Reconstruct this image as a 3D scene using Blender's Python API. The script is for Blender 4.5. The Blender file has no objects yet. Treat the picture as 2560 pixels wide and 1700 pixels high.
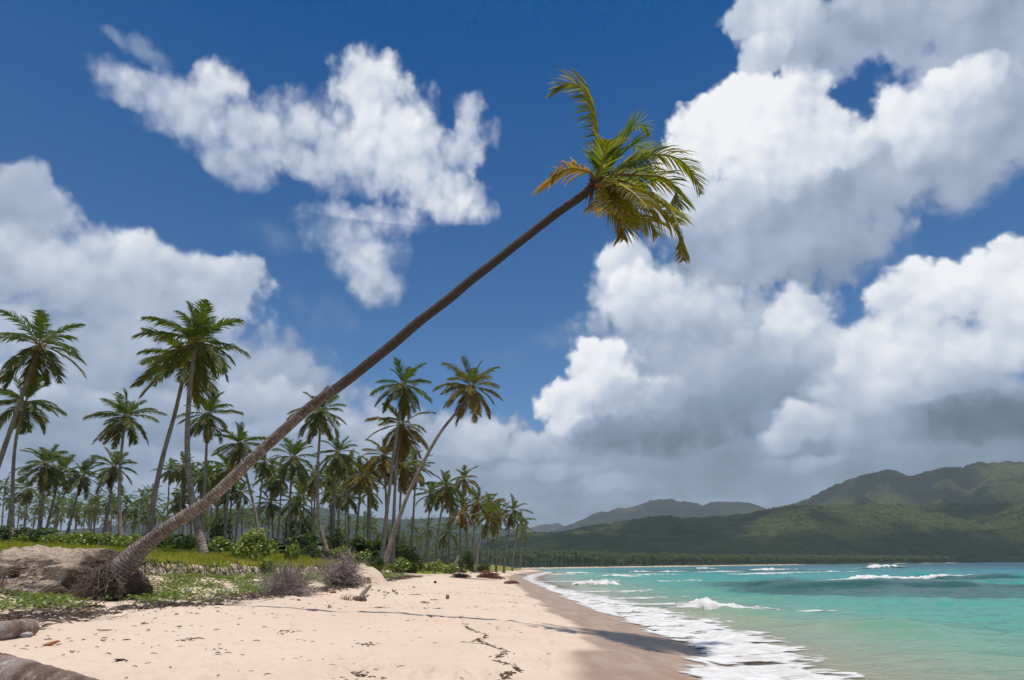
import bpy, bmesh, math, random
import numpy as np
from mathutils import Vector, Matrix

rnd = random.Random(7)
scene = bpy.context.scene
col = scene.collection

# ------------------------------------------------------------------ camera
PITCH, ROLL, FPX, CAMZ = math.radians(19.9), math.radians(0.62), 1564.0, 1.5
cF = np.array([0, math.cos(PITCH), math.sin(PITCH)])
cR0 = np.array([1.0, 0, 0]); cU0 = np.array([0, -math.sin(PITCH), math.cos(PITCH)])
cR = cR0 * math.cos(ROLL) - cU0 * math.sin(ROLL)
cU = cU0 * math.cos(ROLL) + cR0 * math.sin(ROLL)
cam = bpy.data.cameras.new("camera"); camo = bpy.data.objects.new("camera", cam); col.objects.link(camo)
cam.sensor_width = 36.0; cam.lens = FPX / 2560 * 36.0; cam.clip_start = 0.05; cam.clip_end = 40000
M = Matrix.Identity(4)
for i in range(3):
    M[i][0], M[i][1], M[i][2] = cR[i], cU[i], -cF[i]
M[2][3] = CAMZ
camo.matrix_world = M
scene.camera = camo

def ray(px, py):
    v = cF + cR * ((px - 1280) / FPX) + cU * ((850 - py) / FPX)
    return v / np.linalg.norm(v)
def at_y(px, py, Y):
    v = ray(px, py); t = Y / v[1]
    return np.array([v[0] * t, Y, CAMZ + v[2] * t])
def at_z(px, py, z):
    v = ray(px, py); t = (z - CAMZ) / v[2]
    return np.array([v[0] * t, v[1] * t, z])
def azel(px, py):
    v = ray(px, py)
    return math.degrees(math.atan2(v[0], v[1])), math.degrees(math.asin(v[2]))

# ------------------------------------------------------------------ node helpers
def sock(nt, v, s):
    if hasattr(v, 'is_output'): nt.links.new(v, s)
    elif v is not None:
        try: s.default_value = v
        except Exception: s.default_value = (v, v, v) if len(s.default_value) == 3 else (v, v, v, 1)
def mth(nt, op, a, b=None, c=None, clamp=False):
    n = nt.nodes.new('ShaderNodeMath'); n.operation = op; n.use_clamp = clamp
    for i, v in enumerate((a, b, c)):
        if v is not None: sock(nt, v, n.inputs[i])
    return n.outputs[0]
def vm(nt, op, a, b=None, out=0, scale=None):
    n = nt.nodes.new('ShaderNodeVectorMath'); n.operation = op
    sock(nt, a, n.inputs[0])
    if b is not None: sock(nt, b, n.inputs[1])
    if scale is not None: sock(nt, scale, n.inputs['Scale'])
    return n.outputs[out]
def noise(nt, vec, scale, detail=4, rough=0.5, dist=0.0, dims='3D', out='Fac'):
    n = nt.nodes.new('ShaderNodeTexNoise'); n.noise_dimensions = dims
    if vec is not None: nt.links.new(vec, n.inputs['Vector'])
    n.inputs['Scale'].default_value = scale; n.inputs['Detail'].default_value = detail
    n.inputs['Roughness'].default_value = rough; n.inputs['Distortion'].default_value = dist
    return n.outputs[out]
def voro(nt, vec, scale, feature='F1', detail=0, rough=0.5, smooth=1.0, out='Distance', dims='3D'):
    n = nt.nodes.new('ShaderNodeTexVoronoi'); n.feature = feature; n.voronoi_dimensions = dims
    nt.links.new(vec, n.inputs['Vector']); n.inputs['Scale'].default_value = scale
    if 'Detail' in n.inputs: n.inputs['Detail'].default_value = detail; n.inputs['Roughness'].default_value = rough
    if feature == 'SMOOTH_F1': n.inputs['Smoothness'].default_value = smooth
    return n.outputs[out]
def ramp(nt, fac, stops, interp='LINEAR'):
    n = nt.nodes.new('ShaderNodeValToRGB'); nt.links.new(fac, n.inputs[0]); r = n.color_ramp; r.interpolation = interp
    while len(r.elements) < len(stops): r.elements.new(0.5)
    for e, (p, c) in zip(r.elements, stops):
        e.position = p; e.color = (*c, 1) if len(c) == 3 else c
    return n.outputs[0]
def mixc(nt, f, a, b, mode='MIX'):
    n = nt.nodes.new('ShaderNodeMix'); n.data_type = 'RGBA'; n.blend_type = mode; n.clamp_factor = True
    sock(nt, f, n.inputs[0])
    for v, s in ((a, n.inputs[6]), (b, n.inputs[7])):
        sock(nt, (*v, 1) if isinstance(v, tuple) and len(v) == 3 else v, s)
    return n.outputs[2]
def mapr(nt, v, a, b, c=0.0, d=1.0, kind='SMOOTHSTEP'):
    n = nt.nodes.new('ShaderNodeMapRange'); n.interpolation_type = kind
    for i, x in enumerate((v, a, b, c, d)): sock(nt, x, n.inputs[i])
    return n.outputs[0]
def attr(nt, name, out='Fac'):
    n = nt.nodes.new('ShaderNodeAttribute'); n.attribute_name = name
    return n.outputs[out]

# ------------------------------------------------------------------ world: sky with clouds
SUN_EL, SUN_ROT = math.radians(84.7), math.radians(158)
world = bpy.data.worlds.new("World"); scene.world = world; world.use_nodes = True
wt = world.node_tree; wt.nodes.clear()
wout = wt.nodes.new('ShaderNodeOutputWorld'); wbg = wt.nodes.new('ShaderNodeBackground')
wt.links.new(wbg.outputs[0], wout.inputs[0])
WS = 0.1; world.cycles.sampling_method = 'MANUAL'; world.cycles.sample_map_resolution = 256
wbg.inputs['Strength'].default_value = WS
sky = wt.nodes.new('ShaderNodeTexSky'); sky.sky_type = 'NISHITA'; sky.sun_disc = False
sky.sun_elevation = SUN_EL; sky.sun_rotation = SUN_ROT; sky.altitude = 0; sky.air_density = 1.0; sky.dust_density = 0.3; sky.ozone_density = 2.0
tc = wt.nodes.new('ShaderNodeTexCoord')
dirv = tc.outputs['Generated']
sep = wt.nodes.new('ShaderNodeSeparateXYZ'); wt.links.new(dirv, sep.inputs[0])
az = mth(wt, 'DEGREES', mth(wt, 'ARCTAN2', sep.outputs[0], sep.outputs[1]))
az = mth(wt, 'SUBTRACT', mth(wt, 'PINGPONG', mth(wt, 'ADD', az, 90.0), 180.0), 90.0)   # the sky behind mirrors the sky ahead
el = mth(wt, 'DEGREES', mth(wt, 'ARCSINE', sep.outputs[2]))
cmb = wt.nodes.new('ShaderNodeCombineXYZ'); wt.links.new(az, cmb.inputs[0]); wt.links.new(el, cmb.inputs[1])
pos0 = cmb.outputs[0]
# domain warp
w1 = vm(wt, 'SUBTRACT', noise(wt, pos0, 0.14, 3, 0.55, out='Color'), (0.5, 0.5, 0.5))
w2 = vm(wt, 'SUBTRACT', noise(wt, pos0, 0.55, 3, 0.6, out='Color'), (0.5, 0.5, 0.5))
pos = vm(wt, 'ADD', pos0, vm(wt, 'ADD', vm(wt, 'MULTIPLY', w1, (3.0, 2.6, 0)), vm(wt, 'MULTIPLY', w2, (1.7, 1.6, 0))))
S_ = 1.0843
# the clouds, painted back to front: x, y, rx, ry (photo pixels at 2361 wide), brightness, brighter-at-the-top, edge sharpness[, opacity]; brightness None = a gap
PUFFS = [
 (300,1140,760,260,.47,.04,3),(1500,1130,860,200,.44,.05,3),(2050,1110,700,220,.42,.04,3),(700,1130,700,200,.47,.05,3),
 (60,520,200,150,.62,.07,1.3),(230,630,270,140,.70,.09,1.5),(450,670,205,115,.74,.09,1.7),(120,780,340,190,.60,.06,1.2),(430,840,330,180,.60,.06,1.2),(650,970,310,170,.57,.07,1.3),(200,1010,430,200,.52,.06,1.2),
 (60,440,120,75,.64,.06,1.4),(350,585,120,70,.78,.08,1.7),(540,640,90,70,.74,.08,1.8),(30,735,90,40,.70,.05,1.2,.7),
 (860,1040,230,130,.58,.09,1.4),(1080,1030,170,95,.62,.12,1.6),(1000,1120,310,95,.50,.07,1.4),(690,850,110,90,.56,.05,1.1,.6),(1180,1060,150,70,.58,.12,1.8),
 (760,720,120,60,.6,0,.9,.30),(1290,780,85,40,.6,0,1,.38),(1165,830,90,40,.6,0,.9,.2),(640,1060,260,60,.62,.08,1.4,.6),(140,900,220,60,.50,.05,1.2,.6),
 (1750,30,90,80,.76,.1,2.4),(1810,70,140,110,.72,.1,2),(2000,60,330,130,.62,.07,1.6),(2250,80,290,150,.60,.06,1.6),(2335,260,170,150,.62,.06,1.5),(1760,130,80,60,.76,.1,2.2),
 (2160,390,270,150,.62,.08,1.5),(1900,430,270,130,.60,.07,1.6),(1700,560,270,140,.58,.09,1.6),(1900,570,230,120,.53,.09,1.5),(1600,800,330,210,.56,.08,1.6),(1450,640,110,110,.66,.1,2),(2100,850,330,230,.62,.08,1.6),
 (1380,1050,290,95,.50,.09,1.5),(1700,1040,330,95,.45,.07,1.5),(2300,1050,310,95,.36,.05,1.5),
 (60,900,200,46,.62,.10,1.7),(330,930,180,40,.64,.10,1.7),(620,905,150,44,.66,.11,1.8),(480,1010,260,34,.46,.08,1.5),(150,1050,260,34,.44,.08,1.5),(760,1000,110,42,.66,.12,1.8),(930,1010,110,50,.64,.12,1.9),(850,1085,220,30,.46,.06,1.5),(1120,1010,90,46,.70,.12,2.1),(1230,1030,100,40,.66,.12,2),(1040,1075,200,26,.47,.06,1.5),
 (1250,1090,150,28,.58,.09,1.7),(1180,1150,260,26,.44,.05,1.5),(1420,1120,160,24,.56,.08,1.6),(1330,1170,220,22,.46,.05,1.5),(260,1110,300,30,.55,.07,1.5),(600,1130,220,28,.54,.07,1.5),(1640,1160,220,24,.48,.06,1.5),(1890,1080,150,34,.52,.09,1.7),(2180,1030,200,26,.45,.07,1.6),
 (1875,230,64,28,None,0,1.0,.5),(2005,165,42,28,None,0,1.0,.55),(1900,300,36,40,None,0,1.1,.5),(2320,465,125,50,None,0,1.1,.75),(2150,560,115,40,None,0,1.1,.65),(1945,700,50,56,None,0,1.7,1),(2030,620,70,38,None,0,1.1,.6),(2230,505,95,32,None,0,1,.5),
 (2230,275,150,95,.70,.1,1.6),(1750,965,200,100,.52,.1,1.6),
 (1880,330,130,85,.86,.12,1.87),(1800,240,130,105,.92,.10,2.16),(1960,350,80,52,.84,.12,2.02),(1720,265,150,120,.95,.09,2.45),(1640,330,118,112,.95,.09,2.74),(1578,395,90,88,.93,.10,2.74),(1770,390,180,110,.86,.16,1.58),(1570,480,110,72,.80,.16,1.58),(1690,470,140,70,.76,.16,1.3),
 (2210,195,140,72,.92,.09,2.16),(2100,265,125,95,.85,.13,1.87),(2170,330,150,72,.76,.15,1.44),
 (1440,600,70,62,.80,.13,2.16),(1480,680,105,82,.84,.15,2.16),(1560,740,160,100,.70,.15,1.66),(1710,750,200,110,.63,.13,1.37),(1850,735,100,90,.80,.14,2.16),(1890,800,92,80,.76,.15,2.16),(1780,840,160,90,.67,.15,1.51),(1630,840,190,90,.60,.13,1.37),
 (1390,845,100,88,.88,.14,2.38),(1312,935,95,82,.88,.16,2.38),(1425,900,115,82,.82,.17,2.02),(1490,935,150,80,.68,.18,1.51),
 (1610,955,230,84,.38,.13,1.15),(1480,1005,230,56,.35,.10,1.22),(1790,905,160,76,.47,.13,1.3),
 (2095,690,115,95,.87,.12,2.3),(2240,655,150,95,.93,.09,2.45),(2345,625,115,95,.95,.08,2.59),(2020,800,130,112,.80,.13,1.94),(2150,790,200,112,.84,.13,1.66),(2315,780,170,112,.82,.13,1.66),(1990,905,160,100,.73,.15,1.51),(2210,890,250,80,.60,.16,1.22),
 (2265,968,300,74,.23,.09,1.22),(2010,995,135,66,.58,.13,1.44),(1845,985,95,62,.70,.16,2.02),(1800,1010,70,46,.66,.15,1.87),(1950,1120,120,30,.55,.05,0.86,.6),(2150,1090,320,60,.37,.06,1.01,.8),(1560,1090,260,50,.44,.06,1.01,.7),
 (290,195,118.7,65.7,0.69,.06,0.74),(405,238,150.5,91.2,0.73,.07,0.74),(505,190,76.3,67.8,0.81,.08,1.04),(530,305,153.7,106.0,0.75,.09,0.74),(640,305,153.7,108.1,0.79,.09,0.79),(755,315,164.3,118.7,0.81,.09,0.79),(800,395,143.1,70.0,0.71,.10,0.7),(560,390,97.5,50.9,0.69,.08,0.65),
 (905,285,132.5,127.2,0.87,.08,1.09),(862,200,108.1,101.8,0.9,.06,1.29),(965,375,143.1,118.7,0.83,.11,0.99),(1040,458,111.3,65.7,0.81,.12,0.99),
 (330,112,100.7,36.0,0.67,.05,0.59,.65),(255,85,53.0,23.3,0.63,0,0.5,.45),(1090,240,46,40,.78,.08,1.1,.6),(1085,290,46,60,.78,.08,1.1,.6),(1065,345,63.6,67.8,0.79,.09,0.99,.9),(1130,300,27.6,46.6,0.77,.05,0.74,.65),(1105,495,42.4,25.4,0.77,.05,0.7,.6),
 (490,240,48.8,31.8,None,0,0.54,.45),(750,470,63.6,25.4,None,0,0.54,.5),
 (775,528,118.7,80.6,0.73,.09,0.74),(855,592,125.1,91.2,0.75,.09,0.84),(875,655,86.9,55.1,0.73,.1,0.9),(650,540,111.3,53.0,0.67,.05,0.54,.6),(905,505,100.7,38.2,0.77,.08,0.74,.8),
]
# the same kind of cloud goes on beside and above the frame (degrees)
for a_, e_, ra, re, b_ in ((-58,20,11,6,.6),(-56,32,8,5,.8),(-72,26,12,7,.7),(-66,44,10,7,.8),(-84,18,11,6,.6),(60,22,12,8,.7),(62,38,10,8,.85),(76,28,12,8,.7),(85,45,10,7,.8),(-30,58,12,6,.85),(5,62,13,6,.8),(38,58,16,7,.7),(70,62,15,7,.8),(-70,64,15,7,.8),(0,80,40,5,.75),(-75,9,18,7,.5),(75,9,20,7,.5),
                           (-45,0,40,8,.47),(-5,0,40,8,.46),(40,0,40,8,.40),(85,0,40,8,.44),(-85,0,40,8,.46)):
    PUFFS.insert(0, (a_, e_, ra, re, b_, .1, 1.6, 1, 'deg'))
BL = []; RK = 1.07
for b in PUFFS:
    if b[-1] == 'deg': a0, e0, ra, re = b[:4]; b = b[:-1]
    else:
        a0, e0 = azel(b[0] * S_, b[1] * S_)
        a1, _ = azel((b[0] + 30) * S_, b[1] * S_); _, e1 = azel(b[0] * S_, (b[1] - 30) * S_)
        ra, re = b[2] * abs(a1 - a0) / 30 * RK, b[3] * abs(e1 - e0) / 30 * RK
    BL.append((a0, e0, ra, re, b[4], b[5], b[6], b[7] if len(b) > 7 else 1))
def cloud_noise(p):
    n1 = noise(wt, p, 0.20, 8, 0.56)
    v1 = voro(wt, p, 0.42, 'SMOOTH_F1', 2, 0.5, 0.5, dims='2D')
    return mth(wt, 'ADD', mth(wt, 'MULTIPLY', mth(wt, 'SUBTRACT', n1, 0.5), 1.7), mth(wt, 'MULTIPLY', mth(wt, 'SUBTRACT', 0.42, v1), 0.75))
wp = vm(wt, 'ADD', pos0, vm(wt, 'MULTIPLY', w2, (0.8, 0.8, 0)))
n_here = cloud_noise(wp)
def soft_noise(p):
    return mth(wt, 'ADD', mth(wt, 'MULTIPLY', noise(wt, p, 0.25, 5, 0.5), 1.5), mth(wt, 'MULTIPLY', voro(wt, p, 0.42, 'SMOOTH_F1', 1, 0.45, 0.7, dims='2D'), -1.0))
relief = mth(wt, 'SUBTRACT', soft_noise(wp), soft_noise(vm(wt, 'ADD', wp, (-0.4, 1.0, 0))))
big = noise(wt, pos, 0.13, 3, 0.5)
bigrel = mth(wt, 'SUBTRACT', big, noise(wt, vm(wt, 'ADD', pos, (-1.0, 2.6, 0)), 0.13, 3, 0.5))
blue = mixc(wt, 1.0, sky.outputs[0], mixc(wt, mapr(wt, el, 3.0, 46.0, kind='LINEAR'), (.55, .80, 1.0), (.0, .42, .81)), 'MULTIPLY')
def clouds(r):
    """the clouds of one part of the sky (r = azimuth and elevation bounds in degrees), as a Background in a node group of its own"""
    gt = bpy.data.node_groups.new("clouds", 'ShaderNodeTree')
    for nm, ty in (('pos', 'NodeSocketVector'), ('n_here', 'NodeSocketFloat'), ('relief', 'NodeSocketFloat'), ('big', 'NodeSocketFloat'), ('bigrel', 'NodeSocketFloat'), ('blue', 'NodeSocketColor')):
        gt.interface.new_socket(nm, in_out='INPUT', socket_type=ty)
    gt.interface.new_socket('sky', in_out='OUTPUT', socket_type='NodeSocketShader')
    gi = gt.nodes.new('NodeGroupInput'); go = gt.nodes.new('NodeGroupOutput')
    g_n, g_r, g_b, g_br, g_blue = gi.outputs[1], gi.outputs[2], gi.outputs[3], gi.outputs[4], gi.outputs[5]
    edge = mth(gt, 'MULTIPLY_ADD', g_n, NAMP, 1.0)
    sub = [b for b in BL if b[0] + 1.4 * b[2] + 2 > r[0] and b[0] - 1.4 * b[2] - 2 < r[1] and b[1] + 1.4 * b[3] + 2 > r[2] and b[1] - 1.4 * b[3] - 2 < r[3]]
    C = A = None; p = gi.outputs[0]
    for i, (a0, e0, ra, re, br, gr, sh, op) in enumerate(sub):
        if i and i % 8 == 0:      # evaluate in batches (keeps the shader's stack small)
            p = vm(gt, 'ADD', p, vm(gt, 'SCALE', (1e-9, 1e-9, 0), scale=mth(gt, 'ADD', C, A)))
        q = gt.nodes.new('ShaderNodeVectorMath'); q.operation = 'MULTIPLY_ADD'
        gt.links.new(p, q.inputs[0])
        q.inputs[1].default_value = (1 / ra, 1 / re, 0); q.inputs[2].default_value = (-a0 / ra, -e0 / re, 0)
        d = mth(gt, 'MULTIPLY', mth(gt, 'SUBTRACT', edge, vm(gt, 'DOT_PRODUCT', q.outputs[0], q.outputs[0], out=1)), sh, clamp=True)
        if op < 1: d = mth(gt, 'MULTIPLY', d, op)
        if A is None: A = mth(gt, 'MULTIPLY', d, 1.0); C = mth(gt, 'MULTIPLY_ADD', A, 0.0001, br or .5); continue
        if br is None: A = mth(gt, 'SUBTRACT', A, mth(gt, 'MULTIPLY', A, d)); continue
        tgt = mth(gt, 'ADD', vm(gt, 'DOT_PRODUCT', q.outputs[0], (gr * -.35, gr, 0), out=1), br)
        C = mth(gt, 'MULTIPLY_ADD', d, mth(gt, 'SUBTRACT', tgt, C), C)
        A = mth(gt, 'MULTIPLY_ADD', d, mth(gt, 'SUBTRACT', 1.0, A), A)
    dens = mapr(gt, A, 0.0, 0.92)
    bb = mth(gt, 'ADD', C, mth(gt, 'MULTIPLY', g_r, mapr(gt, C, 0.45, 0.95, 0.03, 0.105)))
    bb = mth(gt, 'ADD', bb, mth(gt, 'MULTIPLY', g_br, mapr(gt, C, 0.35, 0.7, 0.25, 0.5)))
    cc = ramp(gt, bb, [(0.15, (.085, .125, .165)), (0.30, (.130, .185, .25)), (0.45, (.235, .315, .43)), (0.60, (.37, .45, .585)), (0.75, (.56, .63, .75)), (0.90, (.80, .83, .89)), (1.0, (.93, .945, .97))])
    n = gt.nodes.new('ShaderNodeBackground'); n.inputs['Strength'].default_value = WS
    gt.links.new(mixc(gt, mth(gt, 'MULTIPLY', dens, 0.985), g_blue, vm(gt, 'SCALE', cc, scale=1 / WS)), n.inputs['Color'])
    gt.links.new(n.outputs[0], go.inputs[0])
    inst = wt.nodes.new('ShaderNodeGroup'); inst.node_tree = gt
    for i, v in enumerate((pos, n_here, relief, big, bigrel, blue)): wt.links.new(v, inst.inputs[i])
    return inst.outputs[0]
def pick(val, edge, a, b):
    n = wt.nodes.new('ShaderNodeMixShader'); wt.links.new(mth(wt, 'GREATER_THAN', val, edge), n.inputs[0])
    wt.links.new(a, n.inputs[1]); wt.links.new(b, n.inputs[2]); return n.outputs[0]
NAMP = 0.62
AZE = [-92, -24, -8, 10, 24, 92]; ELE = [-4, 16, 30, 92]
def column(i):
    c = [clouds((AZE[i], AZE[i + 1], ELE[j], ELE[j + 1])) for j in range(3)]
    return pick(el, ELE[1], c[0], pick(el, ELE[2], c[1], c[2]))
k = [column(i) for i in range(5)]
skysh = pick(az, AZE[2], pick(az, AZE[1], k[0], k[1]), pick(az, AZE[4], pick(az, AZE[3], k[2], k[3]), k[4]))
wbg.inputs['Color'].default_value = (.9, 1.3, 1.4, 1)
wt.links.new(pick(el, -3.0, wbg.outputs[0], skysh), wout.inputs[0])

# ------------------------------------------------------------------ sun, exposure, render settings
sl = bpy.data.lights.new("sun", 'SUN'); sl.energy = 4.2; sl.angle = math.radians(0.53); sl.color = (1.0, 0.955, 0.88)
so = bpy.data.objects.new("sun", sl); col.objects.link(so)
SHX, SHY = -0.035, 0.085                     # ground offset of a shadow per metre of height
so.rotation_euler = Vector((SHX, SHY, -1)).to_track_quat('-Z', 'Y').to_euler()
scene.view_settings.view_transform = 'Standard'; scene.view_settings.look = 'None'
scene.view_settings.exposure = 0.0; scene.view_settings.gamma = 1.0; scene.view_settings.use_curve_mapping = False
cy = scene.cycles
cy.max_bounces = 6; cy.diffuse_bounces = 2; cy.glossy_bounces = 2; cy.transmission_bounces = 4; cy.transparent_max_bounces = 10; cy.volume_bounces = 0
cy.use_adaptive_sampling = True; cy.adaptive_threshold = 0.02; cy.adaptive_min_samples = 14
cy.sample_clamp_indirect = 4.0; cy.caustics_reflective = False; cy.caustics_refractive = False
cy.use_denoising = True
try: cy.denoiser = 'OPENIMAGEDENOISE'; cy.denoising_input_passes = 'RGB_ALBEDO_NORMAL'
except Exception: pass

# ------------------------------------------------------------------ numpy noise
_prm = np.random.RandomState(11).permutation(4096)
_gr = np.random.RandomState(12).uniform(0, 2 * np.pi, 4096)
def perlin(x, y, seed=0):
    x = np.asarray(x, float) + seed * 17.31; y = np.asarray(y, float) + seed * 9.77
    xi = np.floor(x).astype(np.int64); yi = np.floor(y).astype(np.int64)
    xf = x - xi; yf = y - yi
    u = xf * xf * xf * (xf * (xf * 6 - 15) + 10); v = yf * yf * yf * (yf * (yf * 6 - 15) + 10)
    def g(ix, iy, dx, dy):
        h = _gr[_prm[(_prm[(ix + seed * 131) & 4095] + iy) & 4095]]
        return np.cos(h) * dx + np.sin(h) * dy
    a = g(xi, yi, xf, yf); b = g(xi + 1, yi, xf - 1, yf); c = g(xi, yi + 1, xf, yf - 1); d = g(xi + 1, yi + 1, xf - 1, yf - 1)
    return ((a + (b - a) * u) + ((c + (d - c) * u) - (a + (b - a) * u)) * v) * 1.4
def fbm(x, y, oct=4, seed=0, gain=0.5, lac=2.0):
    s = 0; a = 1.0; f = 1.0
    for i in range(oct):
        s = s + a * perlin(np.asarray(x) * f, np.asarray(y) * f, seed + i * 3); a *= gain; f *= lac
    return s
def sstep(a, b, x):
    t = np.clip((np.asarray(x, float) - a) / (b - a), 0, 1); return t * t * (3 - 2 * t)

# ------------------------------------------------------------------ mesh helpers
def mesh_from(name, V, faces, mats=(), attrs=None, smooth=True, fmat=None):
    """faces: list of (n,k) int arrays with k = 3 or 4"""
    me = bpy.data.meshes.new(name)
    V = np.ascontiguousarray(V, dtype=np.float32)
    faces = [np.asarray(f, dtype=np.int32) for f in faces if len(f)]
    nl = sum(f.size for f in faces); nf = sum(len(f) for f in faces)
    me.vertices.add(len(V)); me.vertices.foreach_set('co', V.ravel())
    me.loops.add(nl); me.polygons.add(nf)
    me.loops.foreach_set('vertex_index', np.concatenate([f.ravel() for f in faces]))
    tot = np.concatenate([np.full(len(f), f.shape[1], np.int32) for f in faces])
    st = np.concatenate([[0], np.cumsum(tot)[:-1]]).astype(np.int32)
    me.polygons.foreach_set('loop_start', st)
    try: me.polygons.foreach_set('loop_total', tot)
    except Exception: pass
    for m in mats: me.materials.append(m)
    if fmat is not None: me.polygons.foreach_set('material_index', np.asarray(fmat, np.int32))
    me.polygons.foreach_set('use_smooth', np.full(nf, smooth))
    for k, a in (attrs or {}).items():
        at = me.attributes.new(k, 'FLOAT', 'POINT'); at.data.foreach_set('value', np.ascontiguousarray(a, np.float32))
    me.update(calc_edges=True)
    return me
def link(name, me, parent=None, loc=(0, 0, 0), rot=(0, 0, 0), sc=(1, 1, 1)):
    o = bpy.data.objects.new(name, me); col.objects.link(o)
    o.location = loc; o.rotation_euler = rot; o.scale = sc
    if parent is not None: o.parent = parent
    return o
def tag(o, label=None, cat=None, group=None, kind=None):
    for k, v in (('label', label), ('category', cat), ('group', group), ('kind', kind)):
        if v: o[k] = v
    return o
def grid_faces(nr, nc, keep=None):
    r = np.arange(nr - 1)[:, None]; c = np.arange(nc - 1)[None, :]
    a = (r * nc + c)
    f = np.stack([a, a + 1, a + nc + 1, a + nc], -1).reshape(-1, 4)
    if keep is not None:
        k = keep.reshape(nr, nc); kk = (k[:-1, :-1] | k[:-1, 1:] | k[1:, :-1] | k[1:, 1:]).ravel()
        f = f[kk]
    return f
def compact(V, f, attrs):
    used = np.unique(f); mp = np.full(len(V), -1, np.int32); mp[used] = np.arange(len(used))
    return V[used], mp[f], {k: a[used] for k, a in attrs.items()}
class Soup:
    """collects pieces of geometry into ONE mesh"""
    def __init__(s): s.V = []; s.T = []; s.Q = []; s.A = {}; s.n = 0
    def add(s, V, tris=None, quads=None, **at):
        V = np.asarray(V, float).reshape(-1, 3)
        if tris is not None and len(tris): s.T.append(np.asarray(tris, np.int64).reshape(-1, 3) + s.n)
        if quads is not None and len(quads): s.Q.append(np.asarray(quads, np.int64).reshape(-1, 4) + s.n)
        for k, v in at.items(): s.A.setdefault(k, []).append(np.broadcast_to(np.asarray(v, float), (len(V),)))
        s.V.append(V); s.n += len(V)
    def mesh(s, name, mats, smooth=True):
        f = []
        if s.Q: f.append(np.concatenate(s.Q))
        if s.T: f.append(np.concatenate(s.T))
        return mesh_from(name, np.concatenate(s.V), f, mats, {k: np.concatenate(v) for k, v in s.A.items()}, smooth)
def catmull(P, n):
    P = np.asarray(P, float); Q = np.vstack([2 * P[0] - P[1], P, 2 * P[-1] - P[-2]])
    seg = np.linalg.norm(np.diff(P, axis=0), axis=1); cum = np.concatenate([[0], np.cumsum(seg)]); t = np.linspace(0, cum[-1], n)
    out = []
    for x in t:
        i = min(max(np.searchsorted(cum, x, side='right') - 1, 0), len(P) - 2); u = (x - cum[i]) / max(seg[i], 1e-9)
        p0, p1, p2, p3 = Q[i:i + 4]
        out.append(0.5 * ((2 * p1) + (-p0 + p2) * u + (2 * p0 - 5 * p1 + 4 * p2 - p3) * u * u + (-p0 + 3 * p1 - 3 * p2 + p3) * u ** 3))
    return np.array(out)
def frames(C):
    T = np.gradient(C, axis=0); T /= np.linalg.norm(T, axis=1)[:, None]
    ref = np.array([0, 0, 1.0]) if abs(T[0][2]) < 0.9 else np.array([1.0, 0, 0])
    A = np.cross(T, ref); A /= np.linalg.norm(A, axis=1)[:, None]
    return T, A, np.cross(A, T)
def tube(C, R, ns=8, cap=True, wob=0.0, seed=0):
    """V, quads, tris of a tube along C with radii R; third return is the length along it"""
    C = np.asarray(C, float); n = len(C); R = np.broadcast_to(np.asarray(R, float), (n,))
    T, A, B = frames(C)
    th = np.linspace(0, 2 * np.pi, ns, endpoint=False)
    RR = np.repeat(R[:, None], ns, 1)
    if wob:
        rs = np.random.RandomState(seed); RR = RR * (1 + wob * rs.uniform(-1, 1, RR.shape))
    V = C[:, None, :] + RR[..., None] * (np.cos(th)[None, :, None] * A[:, None, :] + np.sin(th)[None, :, None] * B[:, None, :])
    V = V.reshape(-1, 3)
    i = np.arange(n - 1)[:, None]; j = np.arange(ns)[None, :]; j2 = (j + 1) % ns
    q = np.stack([i * ns + j, i * ns + j2, (i + 1) * ns + j2, (i + 1) * ns + j], -1).reshape(-1, 4)
    ln = np.repeat(np.concatenate([[0], np.cumsum(np.linalg.norm(np.diff(C, axis=0), axis=1))]), ns)
    tr = []
    if cap:
        V = np.vstack([V, C[0], C[-1]]); ln = np.concatenate([ln, [ln[0], ln[-1]]]); c0, c1 = n * ns, n * ns + 1
        for a in range(ns):
            b = (a + 1) % ns
            tr.append((c0, b, a)); tr.append((c1, (n - 1) * ns + a, (n - 1) * ns + b))
    return V, q, np.array(tr, int).reshape(-1, 3), ln

# ------------------------------------------------------------------ materials
def new_mat(name):
    m = bpy.data.materials.new(name); m.use_nodes = True; nt = m.node_tree; nt.nodes.clear()
    out = nt.nodes.new('ShaderNodeOutputMaterial')
    return m, nt, out
def principled(nt, color, rough=0.8, spec=0.3, normal=None, **kw):
    b = nt.nodes.new('ShaderNodeBsdfPrincipled')
    sock(nt, (*color, 1) if isinstance(color, tuple) and len(color) == 3 else color, b.inputs['Base Color'])
    sock(nt, rough, b.inputs['Roughness']); sock(nt, spec, b.inputs['Specular IOR Level'])
    if normal is not None: nt.links.new(normal, b.inputs['Normal'])
    return b
def bump(nt, h, strength=0.3, dist=0.05, normal=None):
    n = nt.nodes.new('ShaderNodeBump'); n.inputs['Strength'].default_value = strength; n.inputs['Distance'].default_value = dist
    nt.links.new(h, n.inputs['Height'])
    if normal is not None: nt.links.new(normal, n.inputs['Normal'])
    return n.outputs[0]
def objpos(nt):
    n = nt.nodes.new('ShaderNodeTexCoord'); return n.outputs['Object']
def geopos(nt):
    n = nt.nodes.new('ShaderNodeNewGeometry'); return n.outputs['Position']
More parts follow.
